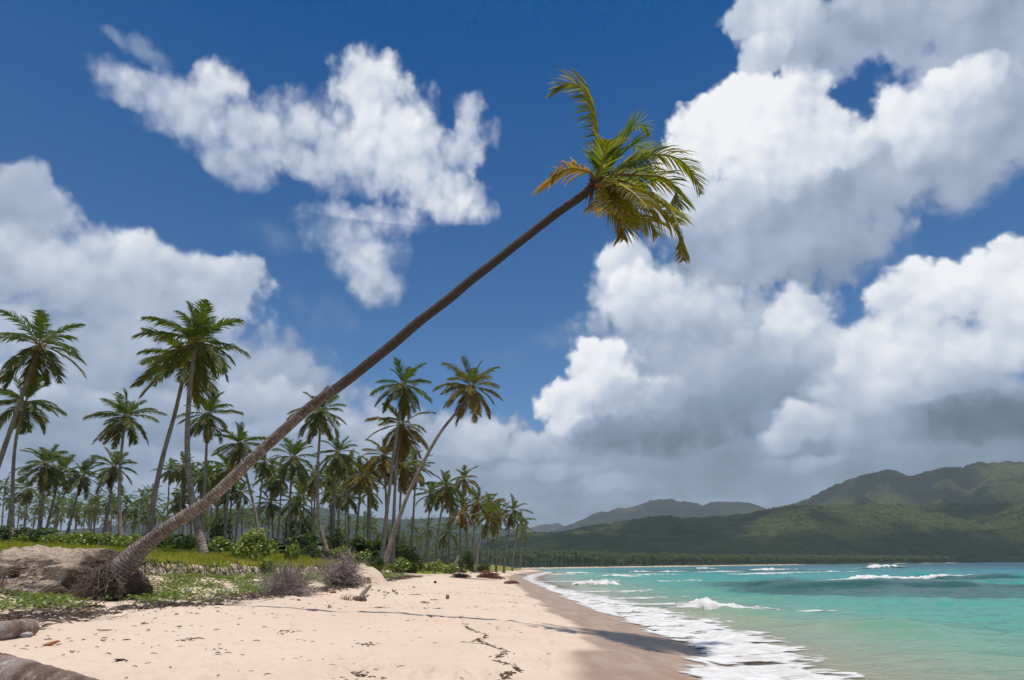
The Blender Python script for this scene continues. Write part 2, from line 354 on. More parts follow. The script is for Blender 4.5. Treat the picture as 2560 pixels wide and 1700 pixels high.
def simple_mat(name, c1, c2, scale=6.0, rough=0.85, spec=0.2, detail=5, bstr=0.4, bdist=0.02, lo=0.3, hi=0.7):
    m, nt, out = new_mat(name); p = objpos(nt); n = noise(nt, p, scale, detail, 0.6)
    c = mixc(nt, mapr(nt, n, lo, hi), c1, c2)
    b = principled(nt, c, rough, spec, bump(nt, n, bstr, bdist))
    nt.links.new(b.outputs[0], out.inputs[0]); return m
def leaf_mat(name, green, yellow, trans, tw=0.45, rough=0.45, spec=0.35, old=None):
    """leaf: colour from the attributes age (0 fresh - 1 old) and tint (random), part of the light comes through"""
    m, nt, out = new_mat(name)
    t = attr(nt, 'tint'); a = attr(nt, 'age')
    c = mixc(nt, a, green, yellow)
    c = mixc(nt, 1.0, c, ramp(nt, t, [(0, (.62, .66, .6)), (1, (1.35, 1.3, 1.3))]), 'MULTIPLY')
    tcol = mixc(nt, a, trans, old or (yellow[0] * 1.7, yellow[1] * 1.35, yellow[2] * .8))
    b = principled(nt, c, rough, spec)
    tr = nt.nodes.new('ShaderNodeBsdfTranslucent'); nt.links.new(tcol, tr.inputs[0])
    mx = nt.nodes.new('ShaderNodeMixShader'); mx.inputs[0].default_value = tw
    nt.links.new(b.outputs[0], mx.inputs[1]); nt.links.new(tr.outputs[0], mx.inputs[2]); nt.links.new(mx.outputs[0], out.inputs[0])
    return m

# ------------------------------------------------------------------ lie of the land
SHORE = np.array([(3.4, -400), (3.3, -20), (3.3, 5), (3.35, 10), (3.5, 13), (3.4, 16), (3.5, 20), (3.15, 25), (3.0, 33), (2.6, 50), (2.4, 70), (3.2, 95), (6.5, 130), (9.5, 160), (8.5, 190), (2, 225),
                  (-8, 270), (-2, 310), (14, 350), (45, 400), (110, 480), (205, 580), (340, 690), (540, 800), (840, 900), (1560, 1020), (6000, 1200)], float)
def shore_sd(x, y):
    """signed distance inland of the waterline"""
    x = np.asarray(x, float); y = np.asarray(y, float)
    d2 = np.full(x.shape, 1e18); sgn = np.ones(x.shape)
    for (ax, ay), (bx, by) in zip(SHORE[:-1], SHORE[1:]):
        dx, dy = bx - ax, by - ay
        t = np.clip(((x - ax) * dx + (y - ay) * dy) / (dx * dx + dy * dy), 0, 1)
        ex, ey = x - (ax + t * dx), y - (ay + t * dy); dd = ex * ex + ey * ey
        m = dd < d2 - 1e-9
        cr = dx * (y - ay) - dy * (x - ax)
        sgn = np.where(m, np.where(cr > 0, 1.0, -1.0), sgn); d2 = np.where(m, dd, d2)
    return np.sqrt(d2) * sgn
SP = np.array([-400, -120, -60, -25, -10, -4, 0, 1, 2, 3, 5, 8, 9.5, 12, 14, 18, 40])
ZP = np.array([-9, -5, -3.2, -1.7, -.8, -.38, .0, .17, .33, .47, .66, .84, .93, 1.20, 1.36, 1.42, 1.45])
def scarp_line(y):
    return np.interp(y, [0, 12, 25, 35, 50, 70, 90, 130, 200, 260], [14.6, 14.4, 13.4, 13.0, 11.4, 10.0, 8.6, 7.5, 8, 8])
def ground(x, y, fine=True, full=False):
    x = np.asarray(x, float); y = np.asarray(y, float)
    S = shore_sd(x, y)
    wob = fbm(x / 9, y / 9, 3, 5)
    Sw = S + np.where(S > 4, np.clip((S - 4) / 4, 0, 1) * 0.5 * wob, 0)
    z = np.interp(Sw, SP, ZP)
    z = np.where(np.abs(S) < 12, (z * 2 + np.interp(Sw - .5, SP, ZP) + np.interp(Sw + .5, SP, ZP)) / 4, z)
    q = S - scarp_line(y) + 0.45 * fbm(x / 2.6, y / 2.6, 3, 21) + 0.9 * perlin(x / 8, y / 8, 31)
    near = 1 - sstep(60, 110, y)
    hs = 0.08 + 0.22 * near
    z = z + hs * sstep(-0.16, 0.12, q)
    far = sstep(250, 500, np.hypot(x, y))
    z = z + np.where(q > 0, (0.55 * (1 - np.exp(-np.maximum(q, 0) / 5)) + np.clip(0.034 * np.maximum(0, -x - 12), 0, 2.2) * np.clip(q / 7, 0, 1)) * (1 - far) + far * np.clip(q * .02, 0, 3), 0)
    bank = sstep(-0.1, 0.3, q)
    z = z + bank * 0.07 * fbm(x / 1.7, y / 1.7, 3, 41)
    for mx, my, mr, mh in MOUNDS: z = z + mh * np.exp(-(((x - mx) / mr) ** 2 + ((y - my) / (mr * 1.3)) ** 2) ** 1.6) * (1 + .35 * perlin(x / .5, y / .5, 17))
    flat = (1 - bank) * sstep(0.4, 2.0, S)
    z = z + flat * (0.035 * fbm(x / 2.2, y / 2.2, 3, 51) + 0.08 * perlin(x / 5.5, y / 4, 61) * sstep(2.5, 5, S))
    if fine:
        z = z + flat * 0.014 * fbm(x / .4, y / .4, 3, 71) * (1 - sstep(25, 40, y))
        # footprints and scuffs in the dry sand
        for fx, fy, fr, fd in FOOT:
            m = (np.abs(x - fx) < fr * 3) & (np.abs(y - fy) < fr * 4)
            if m.any():
                r2 = ((x[m] - fx) / fr) ** 2 + ((y[m] - fy) / (fr * 1.5)) ** 2
                z[m] += -fd * np.exp(-r2 * 1.4) + fd * .45 * np.exp(-(np.sqrt(r2) - 1.5) ** 2 * 5)
    return (z, S, q) if full else z
def G(x, y):
    return float(ground(np.array([x]), np.array([y]), fine=False)[0])
_ot = np.concatenate([np.arange(1.2, 30, .02), np.geomspace(30, 900, 900)])
def onground(px, py):
    P = ray(px, py)[None, :] * _ot[:, None]
    h = ground(P[:, 0], P[:, 1], fine=False); i = int(np.argmax(CAMZ + P[:, 2] <= h))
    return np.array([P[i, 0], P[i, 1], h[i]])
FOOT = []
MOUNDS = [(-5.75, 24.2, .75, .55), (-5.1, 24.6, .5, .3), (-7.4, 22.5, 1.0, .15)]
def _foot(px, py, fr=.085, fd=.055):
    p = at_z(px, py, 0.55 if px > 1150 else .75)
    FOOT.append((p[0], p[1], fr, fd))
for px, py in [(1366, 1560), (1378, 1568), (1352, 1574), (1364, 1590), (1350, 1600), (1370, 1612), (1345, 1622), (1362, 1632), (1374, 1642), (1350, 1650), (1310, 1500), (1316, 1508), (1302, 1515), (1320, 1522),
               (1306, 1530), (1318, 1536), (912, 1592), (928, 1596), (920, 1612), (942, 1640), (924, 1644), (885, 1656), (908, 1660), (870, 1690), (560, 1570), (610, 1600), (650, 1580), (700, 1592),
               (520, 1610), (480, 1640), (595, 1640), (740, 1560), (780, 1545), (300, 1600), (230, 1640), (360, 1625), (420, 1575), (1000, 1560), (1060, 1520), (1100, 1530), (1040, 1548), (955, 1570), (1180, 1560)]:
    _foot(px, py)

_r = np.random.RandomState(3)
for i in range(420):
    y_ = 4.6 + 16 * _r.rand() ** 1.3; FOOT.append((_r.uniform(-6.2, .6) if y_ > 7 else _r.uniform(-4, .3), y_, _r.uniform(.05, .13), _r.uniform(.012, .045)))
def polar(azs, rs):
    a = np.radians(azs)[None, :]; r = rs[:, None]
    return (r * np.sin(a)).ravel(), (r * np.cos(a)).ravel()
AZ_F = np.concatenate([np.arange(-180, -48, 4.0), np.arange(-48, 24, .2), np.arange(24, 48, .35), np.arange(48, 181, 4.0)])
rr = [0.4, 1.0, 1.6]
while rr[-1] < 9000:
    r = rr[-1]; rr.append(r + (0.2 if r < 4 else 0.07 if r < 13 else 0.085 if r < 28 else 0.012 * r if r < 800 else 0.05 * r))
rr = np.array(rr)
gx, gy = polar(AZ_F, rr)
gz, gS, gq = ground(gx, gy, full=True)
dist = np.hypot(gx, gy)
vn = fbm(gx / 1.1, gy / 1.1, 4, 81); vn2 = fbm(gx / 3.5, gy / 3.5, 3, 91)
vegS = np.interp(gy, [0, 8, 20, 40, 60, 90, 140], [9.3, 9.5, 9.2, 9.6, 8.8, 7.8, 6.0])
a_grass = np.clip(sstep(-.05, .25, gq) * (0.80 + .35 * vn) + sstep(40, 70, dist) * sstep(.2, 1.2, gS - vegS + vn * .8), 0, 1)
a_grass = np.maximum(a_grass, sstep(230, 330, gx) * (gy > 300) * (gS > -1.5))
a_vine = np.clip(sstep(.1, .9, gS - vegS + vn2 * .7) * sstep(-.05, .35, vn + .25 * vn2 + .12) * (1 - sstep(-.25, 0, gq)), 0, 1)
a_debris = np.clip((1 - np.abs(gS - vegS + .15 + .5 * vn2) / .55), 0, 1) * sstep(-.25, .3, vn) * 1.2 + 1.0 * sstep(-.36, -.16, gq) * (1 - sstep(.02, .09, gq)) * (1 - sstep(70, 120, gy))
_wp = np.array([at_z(px, py, .36)[:2] for px, py in [(1468, 1699), (1462, 1646), (1490, 1627), (1470, 1598), (1448, 1570), (1388, 1537), (1325, 1496), (1318, 1480), (1290, 1462), (1270, 1450)]])
_ws = shore_sd(_wp[:, 0], _wp[:, 1]); _o = np.argsort(_wp[:, 1])
a_wet = 1 - sstep(-.12, .22, gS - np.interp(gy, _wp[_o, 1], _ws[_o]) + .25 * fbm(gx / 2.5, gy / 2.5, 3, 101))

def sand_material():
    m, nt, out = new_mat("sand"); p = geopos(nt)
    n1 = noise(nt, p, 1.3, 5, .6); n2 = noise(nt, p, 9, 6, .65); n3 = noise(nt, p, 55, 3, .6); n4 = noise(nt, p, .35, 3, .5)
    dry = mixc(nt, n1, (.58, .435, .325), (.64, .50, .385))
    dry = mixc(nt, mapr(nt, n2, .42, .75), dry, (.55, .415, .31))
    dry = mixc(nt, mth(nt, 'MULTIPLY', mapr(nt, n4, .42, .62), .55), dry, (.64, .50, .39))
    dry = mixc(nt, mth(nt, 'MULTIPLY', mapr(nt, n3, .62, .8), .25), dry, (.30, .21, .15))
    wet = attr(nt, 'wet')
    strk = noise(nt, vm(nt, 'MULTIPLY', p, (1.2, .5, 1)), 2.2, 5, .6)
    c = mixc(nt, wet, dry, mixc(nt, mapr(nt, strk, .35, .65), (.31, .20, .14), (.38, .265, .19)))
    deb = attr(nt, 'debris')
    c = mixc(nt, mth(nt, 'MULTIPLY', deb, mapr(nt, n2, .35, .6)), c, mixc(nt, n3, (.05, .034, .028), (.15, .105, .08)))
    vine = mth(nt, 'MULTIPLY', attr(nt, 'vine'), mapr(nt, n2, .32, .52))
    c = mixc(nt, mth(nt, 'MULTIPLY', vine, .8), c, mixc(nt, n3, (.06, .09, .012), (.13, .17, .03)))
    wd = attr(nt, 'wood'); gr = attr(nt, 'grass'); gn = noise(nt, p, 3.0, 6, .7); gl = noise(nt, p, .45, 3, .5)
    gcol = mixc(nt, gn, (.105, .145, .014), (.235, .24, .035))
    gcol = mixc(nt, mapr(nt, gl, .42, .62), gcol, (.23, .19, .04))
    gcol = mixc(nt, mapr(nt, noise(nt, p, 1.1, 4, .6), .58, .70), gcol, (.06, .10, .014))
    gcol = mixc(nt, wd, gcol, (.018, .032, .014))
    c = mixc(nt, mapr(nt, mth(nt, 'ADD', gr, mth(nt, 'MULTIPLY', mth(nt, 'SUBTRACT', gn, .5), .5)), .35, .6), c, gcol)
    rough = mth(nt, 'MULTIPLY_ADD', wet, -.45, .92)
    h = mth(nt, 'ADD', n2, mth(nt, 'MULTIPLY', n3, .35))
    b = principled(nt, c, rough, mth(nt, 'MULTIPLY_ADD', wet, .06, .1), bump(nt, mth(nt, 'MULTIPLY', h, mth(nt, 'MULTIPLY_ADD', wet, -.85, 1.0)), .35, .03))
    nt.links.new(b.outputs[0], out.inputs[0]); return m
M_SAND = sand_material()
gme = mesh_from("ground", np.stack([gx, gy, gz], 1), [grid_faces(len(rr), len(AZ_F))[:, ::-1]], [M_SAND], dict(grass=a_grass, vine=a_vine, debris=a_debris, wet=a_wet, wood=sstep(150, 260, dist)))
tag(link("ground", gme), "pale beach sand rising to a grassy bank and shaded coconut grove", kind='structure')

# ------------------------------------------------------------------ sea
AZ_S = np.concatenate([np.arange(-14, 49, .18), np.arange(49, 181, 4.0)])
rs = [2.0]
while rs[-1] < 9500:
    r = rs[-1]; rs.append(r + (0.4 if r < 6 else .08 if r < 16 else .13 if r < 32 else .0055 * r if r < 160 else .02 * r if r < 700 else .08 * r))
rs = np.array(rs)
sx, sy = polar(AZ_S, rs)
sS = shore_sd(sx, sy); off = -sS
def swell(x, y, off):
    """long crested swell turning towards the beach, plus chop; dies out in the shallows"""
    wx = x + 1.6 * perlin(x / 14, y / 14, 3); wy = y + 2.2 * perlin(x / 16, y / 12, 4)
    amp = np.clip(off / 14, 0, 1)
    ph = (wy * .90 + wx * .42)
    w = np.sin(2 * np.pi * ph / 13.0); w2 = np.sin(2 * np.pi * (wy * .97 + wx * .2) / 7.3 + 1.0)
    mod = .55 + .6 * np.clip(fbm(x / 22, y / 14, 2, 7) + .3, 0, 1)
    z = amp * mod * (.17 * (w + .35 * np.abs(w) ** 3) + .06 * w2)
    fade = np.clip(60 / np.maximum(np.hypot(x, y), 1), .25, 1)
    z = z + fade * np.clip(off / 4, .1, 1) * (.085 * fbm(x / 2.6, y / 1.7, 3, 9) + .03 * fbm(x / .8, y / .6, 2, 13))
    return z
# breaking crests: photo position of the white water, its half length in metres, height in metres, skew
BRK = [(1800, 1527, 1.5, .34, -.25), (2190, 1448, 3.0, .55, .05), (2330, 1449, 3.3, .42, .05), (2215, 1420, 5.2, .95, 0), (1920, 1424, 4.6, .8, .1), (2010, 1466, 1.7, .34, -.2), (2085, 1468, 2.0, .28, .25),
       (1478, 1464, 1.6, .40, 0), (1522, 1466, 1.1, .46, 0), (1605, 1428, 3.0, .42, 0), (1680, 1427, 3.5, .36, 0), (1765, 1421, 3.5, .62, 0), (1540, 1438, 2.2, .36, 0), (1580, 1440, 2.6, .26, .1),
       (1450, 1431, 3.2, .34, 0), (1412, 1433, 3.5, .2, 0), (1615, 1437, 2.0, .22, .1), (1790, 1428, 4.0, .28, 0), (2080, 1427, 4.0, .25, 0)]
BW = []
for px, py, hl, hh, sk in BRK:
    p = at_z(px, py + 3, 0.05); BW.append((p[0], p[1], hl * .95, hh * (.85 if py < 1450 else 1), sk))
def humps(x, y):
    z = np.zeros_like(x)
    for bx, by, hl, hh, sk in BW:
        u = (x - bx); v = (y - by) - sk * u
        z += hh * .75 * np.exp(-(u / (hl * 1.5)) ** 2) * np.exp(-np.where(v > 0, v / (hh * 3.4), v / (hh * 1.7)) ** 2)
    # glassy green humps that have not broken
    for px, py, hl, hh, sk in [(1870, 1470, 2.4, .34, .05), (2180, 1580, 1.1, .2, -.1), (2290, 1600, .9, .16, -.2), (2300, 1440, 2, .5, 0), (2540, 1452, 4, .5, 0), (2420, 1475, 4, .35, 0), (1890, 1560, 1.0, .15, 0), (2100, 1478, 4, .3, 0), (1930, 1478, 3, .3, 0)]:
        p = at_z(px, py, .0); u = x - p[0]; v = y - p[1] - sk * u
        z += hh * np.exp(-(u / (hl * 1.4)) ** 2) * np.exp(-np.where(v > 0, v / (hh * 3.6), v / (hh * 2)) ** 2)
    return z
def seaz(x, y):
    off = -shore_sd(x, y)
    return np.where(off > -3, .035, 0) + swell(x, y, off) * sstep(0, 5, off) + humps(x, y)
sz = .035 + swell(sx, sy, off) * sstep(0, 5, off) + humps(sx, sy)
bed = ground(sx, sy, fine=False)
depth = np.maximum(0, .02 - bed)
# weed beds on the bottom
weed = np.zeros_like(sx)
for px, py, rx, ry, w in [(2350, 1475, 330, 20, 1.0), (2150, 1462, 260, 13, .8), (1950, 1470, 200, 12, .75), (2500, 1455, 200, 14, .9), (1800, 1478, 130, 8, .4), (2000, 1482, 150, 8, .6), (1700, 1430, 260, 5, .8), (1950, 1428, 300, 6, .75), (1560, 1432, 90, 4, .5), (2300, 1424, 300, 5, .5), (2480, 1490, 120, 7, .6)]:
    c0 = at_z(px, py, 0); c1 = at_z(px + rx, py, 0); cu = at_z(px, py - ry, 0); cd = at_z(px, py + ry, 0)
    hx = abs(c1[0] - c0[0]); v = sy - c0[1]; hv = np.where(v > 0, abs(cu[1] - c0[1]), abs(cd[1] - c0[1]))
    weed += w * np.exp(-((sx - c0[0] - 0.0 * v) / hx) ** 2 - (v / hv) ** 2)
weed = np.clip(weed + .45 * weed * fbm(sx / 6, sy / 9, 4, 15), 0, 1)
def sea_material():
    m, nt, out = new_mat("sea_water"); p = geopos(nt)
    d = attr(nt, 'depth'); wd = attr(nt, 'weed')
    nb = noise(nt, vm(nt, 'MULTIPLY', p, (.10, .16, 1)), 1.0, 5, .6); nf = noise(nt, vm(nt, 'MULTIPLY', p, (.5, .9, 1)), 1.0, 5, .62)
    dd = mth(nt, 'MULTIPLY', d, mth(nt, 'MULTIPLY_ADD', mth(nt, 'SUBTRACT', mth(nt, 'ADD', nb, mth(nt, 'MULTIPLY', nf, .5)), .75), 1.1, 1.0))
    c = ramp(nt, mth(nt, 'DIVIDE', dd, 6.0), [(0, (.36, .27, .19)), (.028, (.27, .27, .18)), (.07, (.150, .275, .195)), (.13, (.062, .262, .200)), (.28, (.012, .245, .210)), (.48, (.0, .18, .20)), (.72, (.0, .115, .165)), (1, (.0, .07, .125))])
    c = mixc(nt, mth(nt, 'MULTIPLY', mapr(nt, mth(nt, 'ADD', wd, mth(nt, 'MULTIPLY', mth(nt, 'SUBTRACT', nf, .5), .7)), .22, .7), .9), c, (.022, .070, .072))
    rip = mth(nt, 'ADD', noise(nt, vm(nt, 'MULTIPLY', p, (1.6, 2.4, 1)), 1.0, 4, .55), mth(nt, 'MULTIPLY', noise(nt, vm(nt, 'MULTIPLY', p, (6, 9, 1)), 1.0, 3, .5), .3))
    b = principled(nt, c, .2, .09, bump(nt, rip, .55, .10))
    tr = nt.nodes.new('ShaderNodeBsdfTransparent')
    mx = nt.nodes.new('ShaderNodeMixShader'); nt.links.new(mapr(nt, d, .0, .17, .12, 1.0), mx.inputs[0])
    nt.links.new(tr.outputs[0], mx.inputs[1]); nt.links.new(b.outputs[0], mx.inputs[2]); nt.links.new(mx.outputs[0], out.inputs[0]); return m
M_SEA = sea_material()
keep = (sz > bed - .05) & (off > -3.2)
f = grid_faces(len(rs), len(AZ_S), keep)[:, ::-1]
V, f, A = compact(np.stack([sx, sy, sz], 1), f, dict(depth=depth, weed=weed))
sea = tag(link("sea", mesh_from("sea", V, [f], [M_SEA], A)), "turquoise bay water with dark weed patches and low swell", kind='structure')

# ------------------------------------------------------------------ foam
def foam_material():
    m, nt, out = new_mat("foam"); p = geopos(nt); a = attr(nt, 'cover')
    v = voro(nt, vm(nt, 'MULTIPLY', p, (1.7, 3.6, 1.7)), 1.0, 'SMOOTH_F1', 2, .6, .5); n = noise(nt, vm(nt, 'MULTIPLY', p, (1.5, 3.2, 1.5)), 1.3, 6, .68); n2 = noise(nt, p, 14, 4, .6)
    lace = mth(nt, 'ADD', mth(nt, 'MULTIPLY', v, .9), mth(nt, 'ADD', mth(nt, 'MULTIPLY', n, .7), mth(nt, 'MULTIPLY', n2, .3)))
    al = mapr(nt, mth(nt, 'ADD', lace, mth(nt, 'MULTIPLY', a, .85)), 1.34, 1.80)
    b = principled(nt, mixc(nt, mapr(nt, n, .35, .65), (.56, .52, .48), (.74, .74, .73)), .7, .25, bump(nt, mth(nt, 'ADD', n, mth(nt, 'MULTIPLY', n2, .5)), .6, .12))
    tr = nt.nodes.new('ShaderNodeBsdfTransparent'); mx = nt.nodes.new('ShaderNodeMixShader')
    nt.links.new(al, mx.inputs[0]); nt.links.new(tr.outputs[0], mx.inputs[1]); nt.links.new(b.outputs[0], mx.inputs[2]); nt.links.new(mx.outputs[0], out.inputs[0]); return m
M_FOAM = foam_material()
# swash: a band along the waterline; edges in metres off the waterline as a function of distance ahead
ya = np.concatenate([np.arange(6.5, 30, .07), np.arange(30, 70, .25), np.arange(70, 190, .8)])
ca = np.linspace(-1.6, 5.2, 110)
def edge_from(pts):
    P = np.array([at_z(px, py, .05)[:2] for px, py in pts]); S0 = -shore_sd(P[:, 0], P[:, 1]); o = np.argsort(P[:, 1]); return P[o, 1], S0[o]
e_in = edge_from([(1757, 1699), (1768, 1651), (1728, 1612), (1676, 1597), (1605, 1570), (1513, 1540), (1426, 1500), (1361, 1472), (1310, 1452)])
e_out = edge_from([(2125, 1699), (2014, 1626), (1974, 1604), (1784, 1555), (1650, 1522), (1560, 1500), (1470, 1482), (1400, 1466), (1345, 1450)])
YA, CA = np.meshgrid(ya, ca, indexing='ij')
shx = np.interp(YA, SHORE[:, 1][:17], SHORE[:, 0][:17])
fx = shx + CA; fy = YA
inn = np.interp(YA, *e_in) + .45 * fbm(YA / 1.6, YA * 0 + 2, 3, 111) ; outw = np.interp(YA, *e_out) + .5 * fbm(YA / 1.3, YA * 0 + 5, 3, 112)
offF = -shore_sd(fx.ravel(), fy.ravel()).reshape(fx.shape)
t = (offF - inn) / np.maximum(.4, outw - inn)
cov = sstep(-.03, .06, t) * (1 - sstep(.50, 1.10, t)) * (.78 + 1.0 * fbm(fx / 1.3, fy / .8, 4, 113))
cov = np.maximum(cov, .55 * np.exp(-((t - .05) / .07) ** 2))
cov = np.clip(cov - .25 * sstep(28, 60, YA), 0, 1.2)
fz = np.maximum(ground(fx.ravel(), fy.ravel(), fine=False), seaz(fx.ravel(), fy.ravel())).reshape(fx.shape) + .012 + np.clip(cov, 0, 1) * (.02 + .045 * np.clip(fbm(fx / .5, fy / .6, 3, 114), -.3, 1)) * (1 - sstep(30, 60, YA) * .6)
keep = (cov > .04).ravel()
V, f, A = compact(np.stack([fx, fy, fz], -1).reshape(-1, 3), grid_faces(len(ya), len(ca), keep), dict(cover=np.clip(cov, 0, 1.15).ravel()))
tag(link("swash_foam", mesh_from("swash_foam", V, [f], [M_FOAM], A)), "white foam washing up the wet sand along the waterline", kind='stuff')
# white water on the breaking crests
for k, (bx, by, hl, hh, sk) in enumerate(BW):
    nu, nv = 46, 16
    U, W = np.meshgrid(np.linspace(-1, 1, nu), np.linspace(-1, 1, nv), indexing='ij')
    prof = (1 - U ** 2) ** .6 * np.clip(.85 - .55 * U, .22, 1.3); rag = .65 + .5 * fbm(U * 3.2 + k * 7, U * 0 + 1, 3, 120 + k)
    x = bx + U * hl; wdt = hh * 1.35 * prof * np.clip(rag, .25, 1.3) + .02
    y = by - hh * .35 + sk * U * hl + W * wdt + .12 * hh * perlin(U * 4, W * 0, k)
    base = seaz(x.ravel(), y.ravel()).reshape(x.shape)
    lump = np.clip(1 - W ** 2, 0, 1) ** .5 * hh * .52 * prof * np.clip(rag, .3, 1.3) * (1 + .8 * fbm(x / (.16 + hh * .3), y / (.16 + hh * .3), 3, 150 + k))
    z = base + np.maximum(lump, 0) - .015
    z = np.where(np.abs(W) > .98, base - .1, z)
    cv = np.clip(1.15 * (1 - np.abs(W) ** 3) * (1 - np.abs(U) ** 4) * np.clip(rag + .35, .4, 1.2), 0, 1)
    w = link("whitecap", mesh_from("whitecap", np.stack([x, y, z], -1).reshape(-1, 3), [grid_faces(nu, nv)[:, ::-1]], [M_FOAM], dict(cover=cv.ravel() * 1.5)), sea)

rs_ = np.random.RandomState(8); sp = Soup()
for bx, by, hl, hh, sk in list(BW) + [(at_z(px, py, 0)[0], at_z(px, py, 0)[1], w_, .3, 0) for px, py, w_ in [(1560, 1500, 2.2), (1650, 1515, 1.6), (1480, 1482, 2.6), (1420, 1455, 3.5), (1700, 1440, 4), (1950, 1436, 5), (2400, 1436, 5), (1640, 1455, 3), (2040, 1531, .5)]]:
    nu, nv = 26, 14; U, W = np.meshgrid(np.linspace(-1, 1, nu), np.linspace(-1, 1, nv), indexing='ij')
    x = bx + U * hl * 1.5; y = by + sk * U * hl + (W * .8 + .55) * hl * .55 + .2 * perlin(U * 3, W * 2, 9)
    z = seaz(x.ravel(), y.ravel()).reshape(x.shape) + .012
    cv = np.clip((1 - U ** 2) * (1 - W ** 2), 0, 1) ** .7 * (.55 + .5 * fbm(x / (.5 * hl + .2), y / (.16 * hl + .1), 3, 19)); q = grid_faces(nu, nv)[:, ::-1]
    sp.add(np.stack([x, y, z], -1).reshape(-1, 3), None, q, cover=np.clip(cv * .85, 0, .85).ravel())
o = link("foam_streak", sp.mesh("foam_streak", [M_FOAM]), sea); o['kind'] = 'stuff'

# ------------------------------------------------------------------ hills
def hill_material(name, c_dark, c_mid, c_light, meadow, mstart, mend):
    m, nt, out = new_mat(name); p = geopos(nt)
    n1 = noise(nt, p, .0075, 6, .6); n2 = noise(nt, p, .05, 6, .7); n3 = noise(nt, p, .17, 4, .7); n4 = noise(nt, p, .0027, 4, .55)
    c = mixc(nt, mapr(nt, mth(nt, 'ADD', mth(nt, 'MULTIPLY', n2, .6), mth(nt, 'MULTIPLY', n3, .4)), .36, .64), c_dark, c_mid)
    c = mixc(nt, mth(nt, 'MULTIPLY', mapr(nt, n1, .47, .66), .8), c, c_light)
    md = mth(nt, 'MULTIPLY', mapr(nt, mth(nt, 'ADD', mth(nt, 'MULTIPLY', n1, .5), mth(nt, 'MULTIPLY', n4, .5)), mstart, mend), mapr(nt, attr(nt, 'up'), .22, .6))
    c = mixc(nt, mth(nt, 'MULTIPLY', md, mapr(nt, n3, .7, .4)), c, meadow)  # meadow colour, raised further to stand for sunlit patches and ridges
    b = principled(nt, c, .95, .05, bump(nt, mth(nt, 'ADD', n2, mth(nt, 'MULTIPLY', n3, .8)), 1.0, 14.0))
    nt.links.new(b.outputs[0], out.inputs[0]); return m
def hill(name, ridge, Db, Dr, mat, label, exp=1.15, canopy=5.0, spur=.10, seed=0, step=3.0, rows=110, bz=1.0):
    ridge = np.array(ridge, float); pxs = np.arange(ridge[0, 0], ridge[-1, 0] + .1, step)
    pys = np.interp(pxs, ridge[:, 0], ridge[:, 1])
    azs = []; tans = []
    for a, b in zip(pxs, pys):
        v = ray(a, b); azs.append(math.atan2(v[0], v[1])); tans.append(v[2] / math.hypot(v[0], v[1]))
    azs, tans = np.array(azs), np.array(tans)
    db = np.interp(pxs, *zip(*Db)) if isinstance(Db, list) else np.full(len(pxs), float(Db))
    dr = np.interp(pxs, *zip(*Dr)) if isinstance(Dr, list) else np.full(len(pxs), float(Dr))
    t = np.concatenate([np.linspace(0, 1, rows), 1 + np.linspace(.03, .5, 10)])
    T, I = np.meshgrid(t, np.arange(len(pxs)), indexing='ij')
    D = db[None, :] + (dr - db)[None, :] * T
    x = D * np.sin(azs)[None, :]; y = D * np.cos(azs)[None, :]
    zr = (CAMZ + dr * tans)[None, :]
    shp = np.where(T <= 1, T ** exp, 1 - (T - 1) * 1.2)
    sc = max(60.0, float(np.mean(dr - db)) * .28)
    n = fbm(x / sc, y / sc, 4, 200 + seed)
    z = bz + (zr - bz) * shp * (1 + spur * 2.2 * n * np.where(T <= 1, 4 * T * (1 - T), 0) * 1.0)
    z = z + canopy * .7 * (.55 * fbm(x / 24, y / 24, 2, 210 + seed) + .6 * np.abs(perlin(x / 10, y / 10, 220 + seed))) * np.clip(T * 14, 0, 1)
    z = np.where(T < .001, -3.0, z)
    me = mesh_from(name, np.stack([x, y, z], -1).reshape(-1, 3), [grid_faces(len(t), len(pxs))], [mat], dict(up=T.ravel()))
    return tag(link(name, me), label, kind='structure')
M_H1 = hill_material("near_forest", (.011, .024, .017), (.025, .046, .025), (.042, .064, .026), (.115, .13, .045), .485, .575)  # forest colours lowered to carry the cloud shadow over this slope
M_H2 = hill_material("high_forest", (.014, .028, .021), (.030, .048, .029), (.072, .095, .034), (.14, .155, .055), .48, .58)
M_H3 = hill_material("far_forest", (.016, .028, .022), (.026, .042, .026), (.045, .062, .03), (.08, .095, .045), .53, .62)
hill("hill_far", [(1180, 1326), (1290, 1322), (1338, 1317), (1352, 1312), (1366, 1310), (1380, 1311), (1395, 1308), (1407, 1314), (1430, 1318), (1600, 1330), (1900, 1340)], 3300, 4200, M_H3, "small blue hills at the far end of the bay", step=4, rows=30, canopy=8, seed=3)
hill("hill_middle", [(1330, 1345), (1380, 1330), (1421, 1314), (1459, 1298), (1482, 1285), (1505, 1278), (1519, 1281), (1545, 1270), (1568, 1271), (1590, 1264), (1611, 1258), (1625, 1252), (1640, 1249), (1666, 1247), (1680, 1248), (1698, 1254), (1720, 1255), (1741, 1258), (1758, 1264), (1778, 1255), (1801, 1254), (1820, 1256), (1842, 1255), (1870, 1257), (1885, 1261), (1911, 1270), (1960, 1290), (2100, 1330)], 2400, 3200, M_H3, "hazy blue green ridge behind the forested slope", step=3, rows=70, canopy=10, seed=5)
